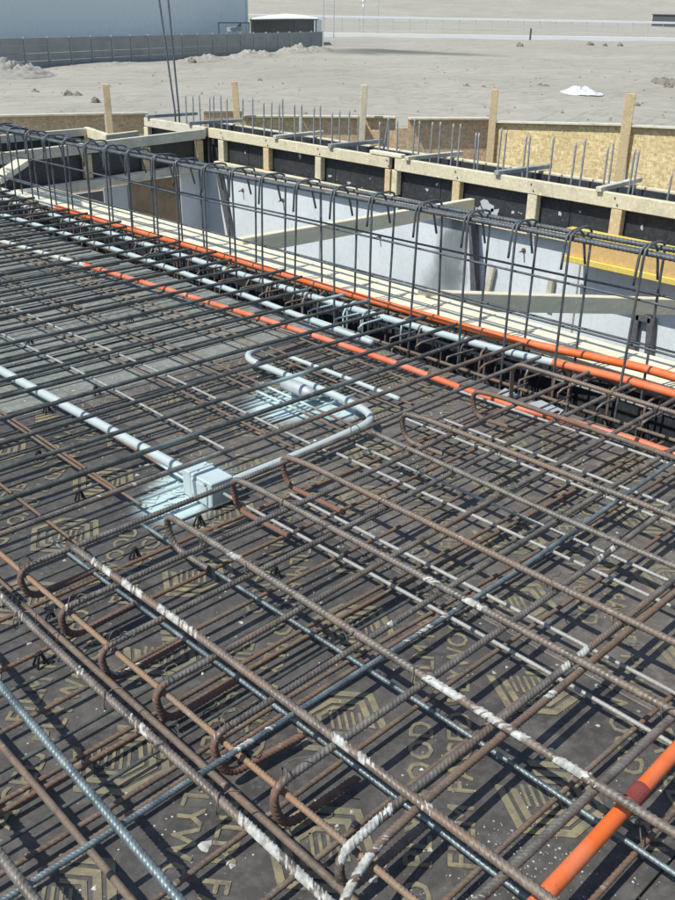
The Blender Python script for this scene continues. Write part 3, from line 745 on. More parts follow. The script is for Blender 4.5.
for (xt, yt, xb, lab, mt, wd) in ((105.5, 84, 110.5, "timber stake standing at the far left of the board fence", 'timber_tan', .075), (234, 81.5, 238.5, "timber stake behind the left starter bars, second from the left", 'timber_tan', .075),
                             (364.5, 85, 362, "pale timber stake in the middle of the board fence", 'timber', .075), (495, 89.5, 491.5, "timber stake at the left end of the sunlit yellow boards", 'timber_tan', .085), (631, 93.5, 625, "wide leaning timber stake between the sunlit yellow boards", 'timber_tan', .105)):
    g = fpt(xb, 122 if xb > 400 else 116); dn = g.normalized() * -0.075
    dist = g + dn
    if xb > 480: dist = Vector(atX(xb, 122, 9.42))
    top = atX(xt, yt, dist.x)
    bp = atX(xb, 135, dist.x); dz = -0.9
    t0 = (dz - top[2]) / (bp[2] - top[2]); base = top + (bp - top) * t0
    o = MB().beam(base, top, .035, wd, up=Vector((dist.x, dist.y, 0)).cross(Vector((0, 0, 1))), bev=.004).build('timber_stake', mt); tag(o, lab, "stake")

# ------------------------------------------------------------------ rebar of the deck
ZA, ZB = 0.120, 0.1375
FAR = "bars of the upper mat running across to the trench"
# upper mat, bars running across (towards the trench)
hook_rows = [  # y0, radius, material, crust, label, slope
 (1.800, .0085, 'bar_grey', None, "grey hooked bar whose bend just shows at the left edge of the photo", .020),
 (1.592, .0085, 'bar_grey', [(.20, .34, .35)], "ribbed hooked bar with its bend just right of the long speckled bar at left", .020),
 (1.422, .0085, 'bar_grey', [(.14, .24, 1.0)], "hooked bar with a white mortar blob on its bend", .022),
 (1.246, .0085, 'bar_grey', None, "hooked bar with the reddish bend left of the thick white-crusted bar", .024),
 (1.070, .0085, 'bar_grey', [(.17, .26, .45), (.62, .80, .35)], "hooked bar with a grey mortar lump on top of its bend", .020),
 (.901, .009, 'bar_grey', [(.35, .42, .3), (1.25, 1.36, .5)], "thick ribbed hooked bar with a long rusty red return lying on the plywood", .022),
]
def tie(parent, p, r=.016):
    th = np.linspace(0, 2 * math.pi, 11); a0 = random.uniform(0, 3.14)
    u = Vector((math.cos(a0), math.sin(a0), 0)); pts = [Vector(p) + u * (r * math.cos(t)) + Vector((0, 0, 1)) * (r * 1.1 * math.sin(t)) for t in th]
    tw = Vector((math.sin(a0), -math.cos(a0), 0))
    pts += [Vector(p) + tw * .012 + u * r + Vector((0, 0, .012)), Vector(p) + tw * .03 + u * (r + .01) + Vector((0, 0, .006))]
    pts += [Vector(p) + tw * random.uniform(.03, .05) + u * random.uniform(.0, .02) + Vector((0, 0, random.uniform(-.01, .03)))]
    MB().tube(pts, .0014, 4).build('tie_wire', 'wire', parent, smooth=True)
for (y0, r, mt, cr, lab, sl) in hook_rows:
    y = lambda x: y0 + sl * (x - .77)
    tail = (.20 if y0 > 1 else .17) + random.uniform(-.03, .02); hx, hd, lean = random.uniform(-.012, .010), random.uniform(-.006, .012), random.uniform(-.012, .012)
    pts = fillet([(.77 + hx + tail, y(.95) - .012 + lean * 2.2, .030 + hd * 1.6), (.772 + hx, y(.77) - .008 + lean, .028 + max(0, hd)), (.752 + hx, y(.77), ZA), (.88, y(.88), ZA), (2.5, y(2.5), ZA), (2.88, y(2.88), ZA)], .042, 9)
    o = bar(pts, r, mt, lab, "hooked bars starting at the left", crust=cr, wob=.0035, tail=tail + .085)
    for xb in (.785, 1.88): tie(o, (xb, y(xb), (ZA + ZB) / 2))
# pair of bars at the front
bar(fillet([(.98, .728, .034), (.752, .722, .034), (.735, .728, ZA - .002), (.88, .738, ZA), (2.9, .775, ZA)], .042, 9), .009, 'bar_grey', "thick ribbed hooked bar with white mortar on its bend, upper one of the front pair", "hooked bars starting at the left",
    crust=[(.27, .42, 1.1), (.92, 1.04, .9)])
bar(fillet([(.30, .610, .085), (.62, .640, .085), (.76, .700, ZA - .002), (.95, .712, ZA - .001), (2.9, .752, ZA - .001)], .12, 9), .0085, 'bar_brown', "rust brown bar tied along the front hooked bar, white crusted at its near end", crust=[(.25, .54, .85), (.95, 1.1, .7)])
bar([(.10, .535, ZA), (1.4, .530, ZA), (3.0, .525, ZA)], .009, 'bar_grey', "thick grey ribbed bar left of the nearest orange conduit", crust=[(.66, .78, .4)])
bar([(.30, 1.000, ZA + .004), (1.0, 1.012, ZA + .003), (1.6, 1.022, ZA), (2.35, 1.06, ZA), (2.85, 1.075, ZA)], .0065, 'bar_blue', "thin blue grey ribbed bar crossing over the rusty hooked bars", crust=[(.44, .56, .4), (.90, 1.1, .35)])
bar([(1.0, .335, .05), (1.5, .352, .05), (2.6, .36, .05)], .0095, 'bar_brown', "rusty ribbed bar in the lower right corner right of the orange conduit")
# long bars beyond
ylist = [1.975, 2.13, 2.295, 2.465, 2.625, 2.78, 2.92, 3.08, 3.275, 3.42, 3.58, 3.75, 3.91, 4.07, 4.22, 4.39, 4.55, 4.71, 4.87, 5.03, 5.20, 5.36, 5.52, 5.69, 5.85, 6.01, 6.17, 6.33]
protos = []
ORD = ["second"] + ["third","fourth","fifth","sixth","seventh","eighth","ninth","tenth","eleventh","twelfth","thirteenth","fourteenth","fifteenth","sixteenth","seventeenth","eighteenth","nineteenth","twentieth","twenty-first","twenty-second","twenty-third","twenty-fourth","twenty-fifth","twenty-sixth"]
for k, y in enumerate(ylist):
    if k < 3:
        mt, rb = ('bar_grey', True) if k < 1 else ('bar_dark', k < 2)
        o = bar([(-.5, y, ZA), (1.2, y + .004, ZA), (2.9 + random.uniform(-.04, .06), y + .012, ZA)], .0085, mt, ("ribbed grey bar crossing just below the pale junction box" if k == 0 else "dark bar crossing over the top of the junction box" if k == 1 else "dark bar just beyond the junction box, first clear of its back edge"), FAR, ribbed=rb, wob=.003,
            crust=[(1.55, 1.78, .3)] if k == 0 else None)
        if k > 0:
            protos.append(o)
    else:
        if k < 6:
            o = bar([(-.5, 0, ZA), (1.2, .003, ZA), (2.9 + random.uniform(-.05, .05), .0, ZA)], .0088, 'bar_dark', "long dark upper bar running to the beam trench, %s one beyond the junction box" % ORD[k - 3], FAR, ribbed=False, wob=.004)
            o.location.y += y; protos.append(o); base = o
        else:
            src = protos[2 + (k % 3)]
            c = src.copy(); COL.objects.link(c); c['label'] = "long dark upper bar running to the beam trench, %s one beyond the junction box" % ORD[k - 3]; c.location.y = y + random.uniform(-.01, .01); c.location.x += random.uniform(-.03, .05); c.rotation_euler.z = random.uniform(-.006, .006)
# upper mat, thick bars running lengthwise in the foreground
def hookB(X, Y0, z, tail, Yend):
    return fillet([(X + .006, Y0 - tail, .040), (X + .006, Y0 - .004, .034), (X - .002, Y0 + .014, z - .01), (X, Y0 - .10, z), (X, Yend, z)], .042, 9)
lw = "lengthwise bars lying on top of the mat"
Bb = []
Bb.append((.90, bar([(.892, 1.775, ZB), (.900, 1.3, ZB), (.905, .85, ZB), (.898, -.25, ZB)], .0098, 'bar_grey', "thick lengthwise bar with white mortar streaks at its blunt left end", lw, crust=[(.03, .16, .75), (.20, .29, .8), (.33, .47, 1.0), (.86, .98, .7), (1.02, 1.12, .35)], wob=.0045)))
Bb.append((1.14, bar(fillet([(1.15, 1.60, .05), (1.146, 1.742, .05), (1.14, 1.765, ZB), (1.14, 1.6, ZB), (1.142, .9, ZB), (1.148, -.25, ZB)], .042, 9), .0095, 'bar_grey', "lengthwise bar crusted bright white where it meets the thin blue bar", lw, crust=[(.42, .52, .3), (1.05, 1.30, 1.0), (1.36, 1.5, .5)], wob=.0045)))
Bb.append((1.40, bar(hookB(1.405, 1.815, ZB, .22, -.2), .0092, tail=.30, mat='bar_grey', label="lengthwise bar with a big hook beside the junction box", group=lw, crust=[(.95, 1.2, .35), (1.6, 1.75, .5)])))
Bb.append((1.60, bar(hookB(1.60, 1.83, ZB, .24, -.2), .0092, tail=.32, mat='bar_grey', label="lengthwise bar with a hook below the bend of the grey conduit loop", group=lw, crust=[(1.55, 1.75, .5)])))
Bb.append((1.88, bar([(1.885, 1.76, ZB), (1.878, 1.2, ZB), (1.872, -.1, ZB)], .009, 'bar_grey', "lengthwise bar starting with a blunt end right of the grey conduit loop", lw, crust=[(1.0, 1.3, .35)], wob=.0045)))
Bb.append((2.09, bar(hookB(2.088, 1.81, ZB, .16, -.1), .009, 'bar_grey', "lengthwise hooked bar, third from the trench", lw)))
Bb.append((2.42, bar(hookB(2.412, 1.78, ZB, .14, -.1), .009, 'bar_brown', "rust brown lengthwise hooked bar lying over the thin red orange conduit", lw)))
Bb.append((2.72, bar(fillet([(2.70, 1.66, -.04), (2.70, 1.83, -.02), (2.715, 1.85, ZB), (2.72, 1.7, ZB), (2.73, .2, ZB)], .05, 9), .009, 'bar_grey', "lengthwise hooked bar at the very edge of the beam trench", lw)))
Bb.append((.668, bar([(.685, 1.95, ZB), (.672, 1.35, ZB), (.668, 1.0, ZB), (.648, .3, ZB)], .0092, 'bar_grey', "long speckled bar at the left, thickly crusted white near the bottom of the photo", lw, crust=[(.50, .64, .6), (.66, .84, .5), (1.07, 1.32, 1.15), (.25, .4, .3)], wob=.0045)))
Bb.append((.53, bar([(.553, 1.75, ZB + .012), (.535, 1.35, ZB + .008), (.508, .75, ZB), (.49, .3, ZB)], .0088, 'bar_blue', "bluish grey ribbed bar in the lower left corner", lw)))
bar([(.365, 1.45, ZB), (.362, 1.0, ZB), (.36, .6, ZB)], .0095, 'bar_grey', "thick bar cutting the bottom left corner of the photo", lw)
bar([(.785, 1.99, .098), (.780, 1.4, .098), (.780, 1.0, .098), (.782, .2, .098)], .0070, 'bar_orange', "thin orange rusty bar running through the bends of all the hooks", lw, crust=[(.32, .345, .6)])
bar([(.745, 1.75, .060), (.742, 1.2, .060), (.735, .3, .060)], .0080, 'bar_brown', "smooth dark brown bar beside the white crusted bar at lower left", lw, ribbed=False)
bar([(.515, 1.75, .045), (.505, 1.2, .045), (.487, .5, .045)], .0078, 'bar_brown', "smooth brown bar under the bluish bar in the lower left corner", lw, ribbed=False)
rt = random.Random(5)
for X, o in Bb[:9]:
    for yy in (.53, .75, .93, 1.09, 1.27, 1.44, 1.61, 1.82, 1.975):
        if rt.random() < .62 and yy < 1.8: tie(o, (X, yy, (ZA + ZB) / 2), .0165)
# lower mat
g1, g2 = "thin cross bars of the lower mat", "thin lengthwise bars of the lower mat"
pb = bar([(-.3, 0, .028), (1.3, .004, .028), (2.72, 0, .028)], .0062, 'bar_brown', "thin rusty bar of the lower mat lying close to the plywood across the deck", g1, ribbed=True, wob=.004, pitch=.012, sides=6)
pb.location.y += .44
pd = bar([(-.5, 0, .028), (1.3, .003, .028), (2.72, 0, .028)], .0055, 'bar_dark', "thin dark bar of the lower mat lying close to the plywood across the deck", g1, ribbed=False, wob=.004, sides=6)
pd.location.y += 2.03
for y in (.60, .80, .93, 1.10, 1.125, 1.19, 1.25, 1.275, 1.35, 1.44, 1.53, 1.61, 1.69, 1.77, 1.86):
    c = pb.copy(); COL.objects.link(c); c.location.y = pb.location.y + y - .44; c.location.x += random.uniform(-.05, .02); c.rotation_euler.z = random.uniform(-.010, .014)
    if y in (1.19, 1.35, 1.53, 1.69, 1.86): c.data = pd.data; c.scale = (1, .9, .9); c['label'] = "thin dark bar of the lower mat lying close to the plywood across the deck"
y = 2.03 + .165
while y < 6.4:
    c = pd.copy(); COL.objects.link(c); c.location.y = pd.location.y + (y - 2.03) + random.uniform(-.012, .012); c.location.x += random.uniform(-.1, .03); c.rotation_euler.z = random.uniform(-.008, .008); y += .165
    if random.random() < .75:
        c = pd.copy(); COL.objects.link(c); c.location.y = pd.location.y + (y - 2.03) - .085; c.location.x += random.uniform(-.3, .0); c.rotation_euler.z = random.uniform(-.012, .012)
pl = bar([(0, -.3, .043), (.003, .8, .043), (0, 2.0, .043)], .0058, 'bar_pale', "thin pale lower bar right below the lengthwise bar hooked beside the junction box", g2, pitch=.010, sides=6, wob=.003)
pl.location.x += 1.43
for X in (1.565, 1.845, 1.94, 2.21, 2.30, 2.55, 1.16, .945):
    c = pl.copy(); COL.objects.link(c); c['label'] = {1.565: "thin pale lower bar right below the lengthwise bar hooked under the conduit bend", 1.845: "thin pale lower bar just left of the blunt ended lengthwise bar", 1.94: "thin pale lower bar just right of the blunt ended lengthwise bar", 2.21: "thin pale lower bar, third from the red orange conduit", 2.30: "thin pale lower bar, second from the red orange conduit", 2.55: "thin pale lower bar lying closest to the red orange conduit"}.get(X, ""); c.location.x = pl.location.x + X - 1.43; c.location.y += random.uniform(-.25, .05); c.rotation_euler.z = random.uniform(-.006, .006)
    if X in (1.16, .945):
        c.data = c.data.copy(); c.data.materials[0] = M['bar_blue']; c['label'] = "bluish lower mat bar lying in the shadow right below the white crusted bar" if X == 1.16 else "bluish lower mat bar half hidden below the thick bar with the streaked blunt end"
        del c['group']
pf = bar([(0, 1.9, .041), (.004, 4.0, .041), (0, 6.5, .041)], .0055, 'bar_brown', "thin lower mat bar running lengthwise under the dark upper bars", g2, ribbed=False, wob=.005, sides=6)
pf.location.x += .99
for X in (.78, 1.21, 1.235, 1.40, 1.62, 1.80, 1.83, 2.0, 2.06, 2.28, 2.33, 2.50, .55, .30):
    c = pf.copy(); COL.objects.link(c); c.location.x = pf.location.x + X - .99; c.location.y += random.uniform(-.15, .3); c.rotation_euler.z = random.uniform(-.008, .008)
    if random.random() < .3: c.data = c.data.copy(); c.data.materials[0] = M['bar_pale']; c['label'] = "thin pale lower mat bar running lengthwise under the dark upper bars"

# bar chairs
def chair(x, y):
    p = at(x, y, 0.02)
    r_ = empty('bar_chair', (p[0], p[1], 0), "small black plastic bar chair standing on the plywood under the bars", "bar chair", "black bar chairs under the mat")
    for sx, sy in ((-1, -1), (1, -1), (1, 1), (-1, 1)):
        MB().beam((p[0] + sx * .013, p[1] + sy * .010, 0.001), (p[0] + sx * .004, p[1] + sy * .004, .030), .006, .005).build('leg', 'black', r_)
    MB().box((p[0], p[1], .032), (.014, .012, .008), bev=.002).build('saddle', 'black', r_)
for (x, y) in ((135, 553), (199, 520), (275, 572), (80, 495), (51, 617), (70, 305), (94, 275), (30, 341), (47, 408), (143, 313), (39, 455), (96, 390), (240, 750), (130, 318), (280, 235), (40, 658), (355, 830), (290, 372), (330, 368)): chair(x, y)

# mortar splashes on the deck (uncountable)
def splashes():
    b = MB(); rr = random.Random(3)
    def blob(cx, cy, r, h):
        n = 9; a0 = rr.uniform(0, 6); st = rr.uniform(.55, 1.0); an = rr.uniform(0, 3.14)
        vs = [(cx, cy, h)]
        for lv, hh in ((.62, .75), (1.0, .05)):
            for k in range(n):
                t = a0 + k * 2 * math.pi / n; q = r * lv * (1 + .28 * math.sin(3 * t + a0) + rr.uniform(-.14, .14))
                dx, dy = q * math.cos(t), q * st * math.sin(t)
                vs.append((cx + dx * math.cos(an) - dy * math.sin(an), cy + dx * math.sin(an) + dy * math.cos(an), h * hh))
        fs = [(0, 1 + k, 1 + (k + 1) % n) for k in range(n)] + [(1 + k, 1 + n + k, 1 + n + (k + 1) % n, 1 + (k + 1) % n) for k in range(n)]
        b.add(vs, fs)
    for k in range(1500):
        x, y = rr.uniform(.2, 2.7), rr.uniform(.2, 3.1)
        if mnoise.noise((x * 2.2, y * 2.2, 1)) < -.05 and rr.random() < .8: continue
        r = .0013 + .0058 * rr.random() ** 4; blob(x, y, r, .0015 + r * .35)
    for k in range(300):                   # fine chips near the front
        x, y = rr.gauss(1.02, .10), rr.gauss(.56, .09); blob(x, y, .0009 + .0018 * rr.random() ** 2, .0012)
    for (px_, py_, r) in ((228, 862, .007), (205, 846, .012), (374, 880, .009), (232, 866, .006), (148, 465, .010), (140, 466, .007), (90, 486, .009), (128, 794, .006), (386, 880, .006), (352, 812, .006), (175, 724, .008)):
        p = at(px_, py_, 0); blob(p[0], p[1], r, .003)
    o = b.build('mortar_splashes', 'crust', smooth=True); o['kind'] = 'stuff'; o['label'] = "white dried mortar splashes scattered over the plywood"; o['category'] = "mortar splashes"
splashes()

# ------------------------------------------------------------------ conduits and junction box
def conduit(name, pts, r, mats, label, rad=.12, ranges=None, sides=14, cat="conduit", n=9):
    P, s = resample(fillet(pts, rad, n), .02)
    v, f = tube_geo(P, r, sides)
    mi = [0] * len(f)
    if ranges:
        for i in range(len(P) - 1):
            for j in range(sides):
                for (y0, y1, k) in ranges:
                    if y0 + .02 * math.sin(j * 1.7) <= P[i][1] <= y1: mi[i * sides + j] = k
    b = MB(); b.add(v, f, mi); o = b.build(name, mats, smooth=True); return tag(o, label, cat)
oc = conduit('electrical_conduit', [(.70, .478, .088), (1.0, .484, .086), (1.45, .500, .084), (2.2, .52, .06), (2.9, .53, .05)], .0140, ['orange'], "thick bright orange conduit in the bottom right corner")
col = MB(); col.tube([(1.198, .4905, .0855), (1.242, .492, .0852)], .0162, 16); co = col.build('coupling', 'coupling', oc, smooth=False); co['label'] = "dark red coupling sleeve"
MB().tube([(1.185, .470, .105), (1.19, .495, .110), (1.195, .515, .098), (1.20, .515, .07), (1.20, .49, .062), (1.198, .468, .07), (1.18, .455, .06), (1.165, .442, .05)], .0014, 5).build('tie_wire', 'wire', oc, smooth=True)
conduit('electrical_conduit', [(1.395, 5.0, .045), (1.405, 4.2, .045), (1.418, 3.0, .045), (1.425, 2.055, .050)], .0160, ['conduit'], "straight pale grey conduit running from the left edge into the junction box")
conduit('electrical_conduit', [(1.46, 1.935, .045), (1.80, 1.935, .048), (2.13, 1.955, .05), (2.165, 2.15, .05), (2.168, 2.45, .05), (2.165, 2.745, .05), (2.40, 2.785, .045), (2.62, 2.80, .03)], .0135, ['conduit'], "pale grey conduit looping from the junction box round towards the trench", .13)
jb = empty('junction_box', (1.43, 1.95, 0), "pale blue painted metal junction box among the bars", "junction box")
bx0, bx1, by0, by1, bz = 1.388, 1.468, 1.898, 2.035, .082
b = MB(); b.box(((bx0+bx1)/2, (by0+by1)/2, bz/2 + .002), (bx1-bx0, by1-by0, bz), bev=.003); b.build('body', 'boxpaint', jb)
MB().box(((bx0+bx1)/2, by1 - .038, bz/2 + .004), (bx1-bx0+.005, .007, bz+.004), bev=.0015).build('flange', 'boxpaint', jb)
cpl = MB().box((bx0 - .0022, by0 + .055, bz/2), (.004, .075, bz*.72), bev=.001).build('cover_plate', 'boxpaint', jb)
MB().tube([(1.425, by1 + .022, .050), (1.425, by1 - .004, .050)], .021, 14).build('socket', 'conduit', jb)
for k in range(2): MB().tube([(bx0 - .006, by0 + .025 + .06 * k, .075 - .05 * k), (bx0 - .001, by0 + .025 + .06 * k, .075 - .05 * k)], .005, 8).build('screw', 'bar_pale', cpl)
MB().tube([(bx0 + .02, by0 + .09, bz + .0035), (bx1 - .005, by0 + .115, bz + .0035)], .0009, 4).build('tie_wire', 'wire', jb)
cp = at(294, 387, .055); 
cpo = MB().tube([(2.105, 2.42, .052), (2.105, 2.40, .052), (2.107, 2.30, .052), (2.108, 2.25, .052)], [.012, .022, .024, .017], 14).build('conduit_cap', 'sheetmetal', smooth=True); tag(cpo, "stubby grey sleeve lying beside the looping conduit", "conduit fitting")
p0, p1 = at(278, 368, .06), at(352, 390, .06)
conduit('electrical_conduit', [(2.30, 2.62, .055), (2.305, 2.30, .055), (2.30, 2.02, .055)], .0085, ['conduit'], "short thin pale conduit lying parallel inside the conduit loop")
conduit('electrical_conduit', [(2.30, 5.7, .05), (2.38, 5.0, .05), (2.44, 4.35, .05), (2.50, 3.85, .045), (2.575, 2.9, .04), (2.60, 2.3, .035), tuple(at(470, 391.5, .03)), tuple(at(515, 407.5, .03)), tuple(at(560, 419, .035)), tuple(at(600, 430, .04)), tuple(at(636, 440.5, .045)), tuple(at(680, 456.5, .045)), (2.62, .3, .04)], .0122, ['orange_red', 'conduit_cream'], "thin red orange conduit on the deck along the trench edge, dust pale at far left",
        .3, [(4.36, 9, 1)])
conduit('electrical_conduit', [(2.66, 5.7, .07), (2.72, 4.9, .06), (2.735, 4.2, .055), (2.725, 3.5, .05), (2.70, 2.9, .045), (2.72, 2.55, .03)], .0125, ['conduit_blue'], "pale blue conduit running along the trench edge beside the red orange one", .3)
conduit('electrical_conduit', [(3.12, 7.3, .05), (3.06, 6.0, .060), (3.05, 5.1, .066), (3.05, 4.0, .075), (3.055, 3.1, .070), (3.07, 2.1, .078), (3.10, 1.7, .098), (3.085, 1.5, .115), (3.04, .4, .11)], .0165, ['orange', 'conduit_cream'], "upper orange conduit running inside the tall cage beside the pale planks", .3, [(5.75, 9, 1)])
conduit('electrical_conduit', [(3.06, 7.3, .015), (3.02, 6.4, .018), (3.00, 5.1, .024), (3.00, 3.9, .024), (3.00, 3.05, .026), (3.00, 2.1, .048), (3.00, 1.65, .080), (2.975, 1.35, .098), (2.92, .3, .10)], .0158, ['conduit_blue', 'orange'], "lower conduit in the tall cage, pale blue but orange at its right end", .3, [(-9, 1.86, 1)])
conduit('electrical_conduit', [(3.10, 7.0, -.02), (3.06, 5.0, -.02), (3.07, 4.0, -.02)], .014, ['conduit_cream'], "thin dusty conduit under the others at the far left of the trench", .2)
# dull metal patches at the trench edge
for k, (q, lab) in enumerate((([(494, 396), (505, 388), (519, 395), (509, 402)], "small dull metal patch on the deck at the trench edge, left of a larger one"), ([(519, 405.5), (541, 400), (564, 410), (555, 418)], "larger dull metal patch on the deck at the trench edge"))):
    P = [at(x, y, .006) for x, y in q]; b = MB()
    vs = [tuple(p) for p in P] + [(p[0], p[1], .003) for p in P]
    b.add(vs, [(0, 1, 2, 3), (7, 6, 5, 4), (0, 4, 5, 1), (1, 5, 6, 2), (2, 6, 7, 3), (3, 7, 4, 0)]); tag(b.build('metal_patch', 'sheetmetal'), lab, "metal sheet")

# ------------------------------------------------------------------ tall cage of the upstand beam
cg = empty('rebar_cage', (3.02, 3.5, -.4), "tall dark cage of inverted U stirrups standing along the beam trench", "rebar cage")
def pbar(pts, r, mat, name, parent, **kw):
    me, c = rebar_mesh(name, pts, r, mat, **kw); o = bpy.data.objects.new(name, me); COL.objects.link(o); place(o, c, parent); return o
for (X, z0, z1, r) in ((2.958, .560, .503, .0112), (3.078, .558, .500, .0112), (2.958, .398, .362, .0052), (3.082, .392, .322, .0052), (2.958, .232, .205, .0052), (3.082, .205, .150, .0052), (2.985, .560, .500, .0085)):
    zz = lambda y: z0 + (z1 - z0) * min(1, max(0, (y - 1.4) / 4.6))
    pbar([(X, y, zz(y)) for y in (-.3, .6, 1.5, 2.1, 2.8, 3.5, 4.2, 5.0, 5.8, 6.6)], r, 'cage', 'side_bar' if r < .008 else 'top_bar', cg, ribbed=r > .008, wob=.003, sides=7, pitch=.016)
pxs = [9,27,45,64,86,106,128,155,176.5,205,233,263,298,335,373,420,469,517,571,646]
pys = [130,133,137,141,146,150,154,159,163,169,175,180,186,193,200,208,218,228,237,247]
sy = [atX(x, y, 2.95)[1] for x, y in zip(pxs, pys)] + [1.27, 1.02, .8, .55, 6.28, 6.5]
for k, y in enumerate(sy):
    zt_ = .585 + (.528 - .585) * min(1, max(0, (y - 1.4) / 4.6)) + random.uniform(-.004, .004)
    l1, l2, ln = random.uniform(-.03, .03), random.uniform(-.03, .03), random.uniform(-.012, .012)
    path = [(2.975, y - .035, zt_ - .11), (2.955, y - .018, zt_ - .02), (2.945, y - .008, zt_)]
    P = fillet([(2.935, y + .016, zt_ - .135), (2.940, y + .012, zt_), (3.095, y + .004, zt_ + ln), (3.097, y + l2, -.38), (2.94, y + l1 + .01, -.40), (2.942, y + l1, -.38), (2.938, y - .005, zt_ + .003), (3.02, y - .004, zt_ + .003), (3.055, y - .008, zt_ - .13)], .034, 6)
    pbar(P, .0057, 'cage', 'stirrup', cg, ribbed=False, sides=7)
# dense lap of bars at the far end of the cage
for k in range(9):
    pbar([(2.95 + .017 * k, 5.85 + .03 * k, .515 + random.uniform(-.012, .012)), (2.93 + .022 * k, 6.7 + .05 * k, .50 + random.uniform(-.02, .03))], .008, 'cage', 'lap_bar', cg, ribbed=False)

# cage of the beam below, inside the trench
bc = empty('beam_cage', (3.0, 3.0, -.45), "rusty rebar cage with small hooked links lying in the dark beam trench", "rebar cage")
for (X, z, mt, r) in ((2.835, -.005, 'bar_brown', .008), (3.035, -.008, 'bar_pale', .0085), (3.155, -.004, 'bar_brown', .009), (2.84, -.16, 'bar_brown', .007), (3.15, -.16, 'bar_brown', .007), (2.85, -.36, 'bar_brown', .009), (3.0, -.36, 'bar_brown', .009), (3.14, -.36, 'bar_brown', .009)):
    pbar([(X, y, z + random.uniform(-.006, .006)) for y in (-.2, .8, 1.6, 2.4, 3.2, 4.0, 5.0, 6.4)], r, mt, 'main_bar', bc, ribbed=z > -.1, sides=7, pitch=.016)
y = .2
while y < 6.3:
    dy = random.uniform(-.02, .02); k = random.uniform(-.02, .02); top = .022 + random.uniform(-.008, .012)
    P = fillet([(2.905, y - .030 + k, -.085), (2.832, y - .012, top - .012), (2.825, y + dy, -.375), (3.165, y + dy, -.375), (3.168, y + k, top), (2.828, y + .012, top + .004), (2.845 + .06, y + .04 + k, -.075)], .030, 6)
    pbar(P, .0056, random.choice(['bar_brown', 'bar_grey', 'bar_grey']), 'link', bc, ribbed=False, sides=7)
    for _h in range(2 if random.random() < .55 else 1):
        hy = y + random.uniform(.02, .14); hx = random.uniform(-.05, .05)
        P = fillet([(2.95 + hx, hy, -.20), (2.955 + hx, hy + .006, .045), (3.045 + hx, hy + .01 + random.uniform(-.03, .03), .052), (3.07 + hx, hy + .012, -.03)], .035, 6)
        pbar(P, .0058, random.choice(['bar_grey', 'bar_brown', 'bar_grey']), 'hook', bc, ribbed=False, sides=7)
    y += random.uniform(.15, .18)

# ------------------------------------------------------------------ yard beyond: concrete panel wall, warehouse, canopy, poles, fence
W0, W1 = Vector((31.5, 64.6, 0)), Vector((75.8, 80.25, 0))
wd_ = (W1 - W0).normalized(); Lw = (W1 - W0).length
yw = empty('yard_wall', W0, "long dark grey precast concrete slab wall with posts in front of the warehouse", "wall")
nb = 20; st = Lw / nb
post_me = None; slab_me = None
for k in range(-5, nb + 1):
    t = k / nb; p = W0 + wd_ * (st * k); zb = -3.25 - .15 * max(t, 0); ht = 2.02 - .12 * max(t, 0)
    if post_me is None:
        po = MB().box((p.x, p.y, zb + ht / 2), (.16, .16, ht + .06), Matrix.Rotation(math.atan2(wd_.y, wd_.x), 3, 'Z'), bev=.01).build('post', 'postconc', yw); post_me = po
    else:
        c = post_me.copy(); COL.objects.link(c); place(c, (p.x, p.y, zb + ht / 2), yw)
    if k < nb:
        q = W0 + wd_ * (st * (k + .5)); sh_ = ht / 4
        for r_ in range(4):
            if slab_me is None:
                slab_me = MB().box((q.x, q.y, zb + sh_ * (r_ + .5)), (st - .17, .055, sh_ - .025), Matrix.Rotation(math.atan2(wd_.y, wd_.x), 3, 'Z'), bev=.008).build('slab', 'slabwall', yw)
            else:
                c = slab_me.copy(); COL.objects.link(c); place(c, (q.x, q.y + random.uniform(-.012, .012), zb + sh_ * (r_ + .5)), yw)
# sand heaps: at the foot of the wall and a rubble heap at the left
def heap(name, c, rx, ry, h, mt, label, seed, ang=0.0):
    b = MB(); n, mth = 26, 72; vs = []; fs = []
    for i in range(n + 1):
        r = i / n
        for j in range(mth):
            a = 2 * math.pi * j / mth; x, y = rx * r * math.cos(a), ry * r * math.sin(a)
            x, y = x * math.cos(ang) - y * math.sin(ang), x * math.sin(ang) + y * math.cos(ang)
            prof = max(0, math.cos(r * math.pi / 2)) ** 1.3
            z = h * prof * (1 + .55 * mnoise.noise((x * .8 + seed, y * .8, seed))) + (.5 if name == 'rubble_heap' else .3) * h * (.35 + prof) * mnoise.noise((x * 3, y * 3, seed)) * (1 if i < n else 0) - (.35 if i == n else 0.0)
            vs.append((c[0] + x, c[1] + y, c[2] + z))
    for i in range(n):
        for j in range(mth):
            k = (j + 1) % mth; fs.append((i * mth + j, i * mth + k, (i + 1) * mth + k, (i + 1) * mth + j))
    b.add(vs, fs); o = b.build(name, mt, smooth=True, fixn=False); return tag(o, label, "heap")
g = at(12, 76, -3.25); heap('rubble_heap', g, 3.0, 2.6, .72, 'soil', "grey brown heap of rubble in front of the left end of the yard wall", 2.0)
wang = math.atan2(wd_.y, wd_.x)
for k, (x, y, rx, ry, h, lab) in enumerate(((205, 60.5, 4.5, 1.6, .38, "low sand heap along the foot of the yard wall near its middle"), (252, 57.5, 4.5, 1.8, .55, "sand heap against the yard wall left of the canopy"), (296, 53.5, 4.6, 1.8, .62, "tall sand heap burying the right end of the yard wall"), (120, 66.5, 5.0, 1.3, .28, "low sand ridge at the foot of the left half of the yard wall"), (318, 52, 3.4, 1.7, .5, "small sand heap just beyond the end of the yard wall"))):
    heap('sand_heap', at(x, y, -3.28), rx, ry, h, 'sand', lab, 4.0 + k, wang)
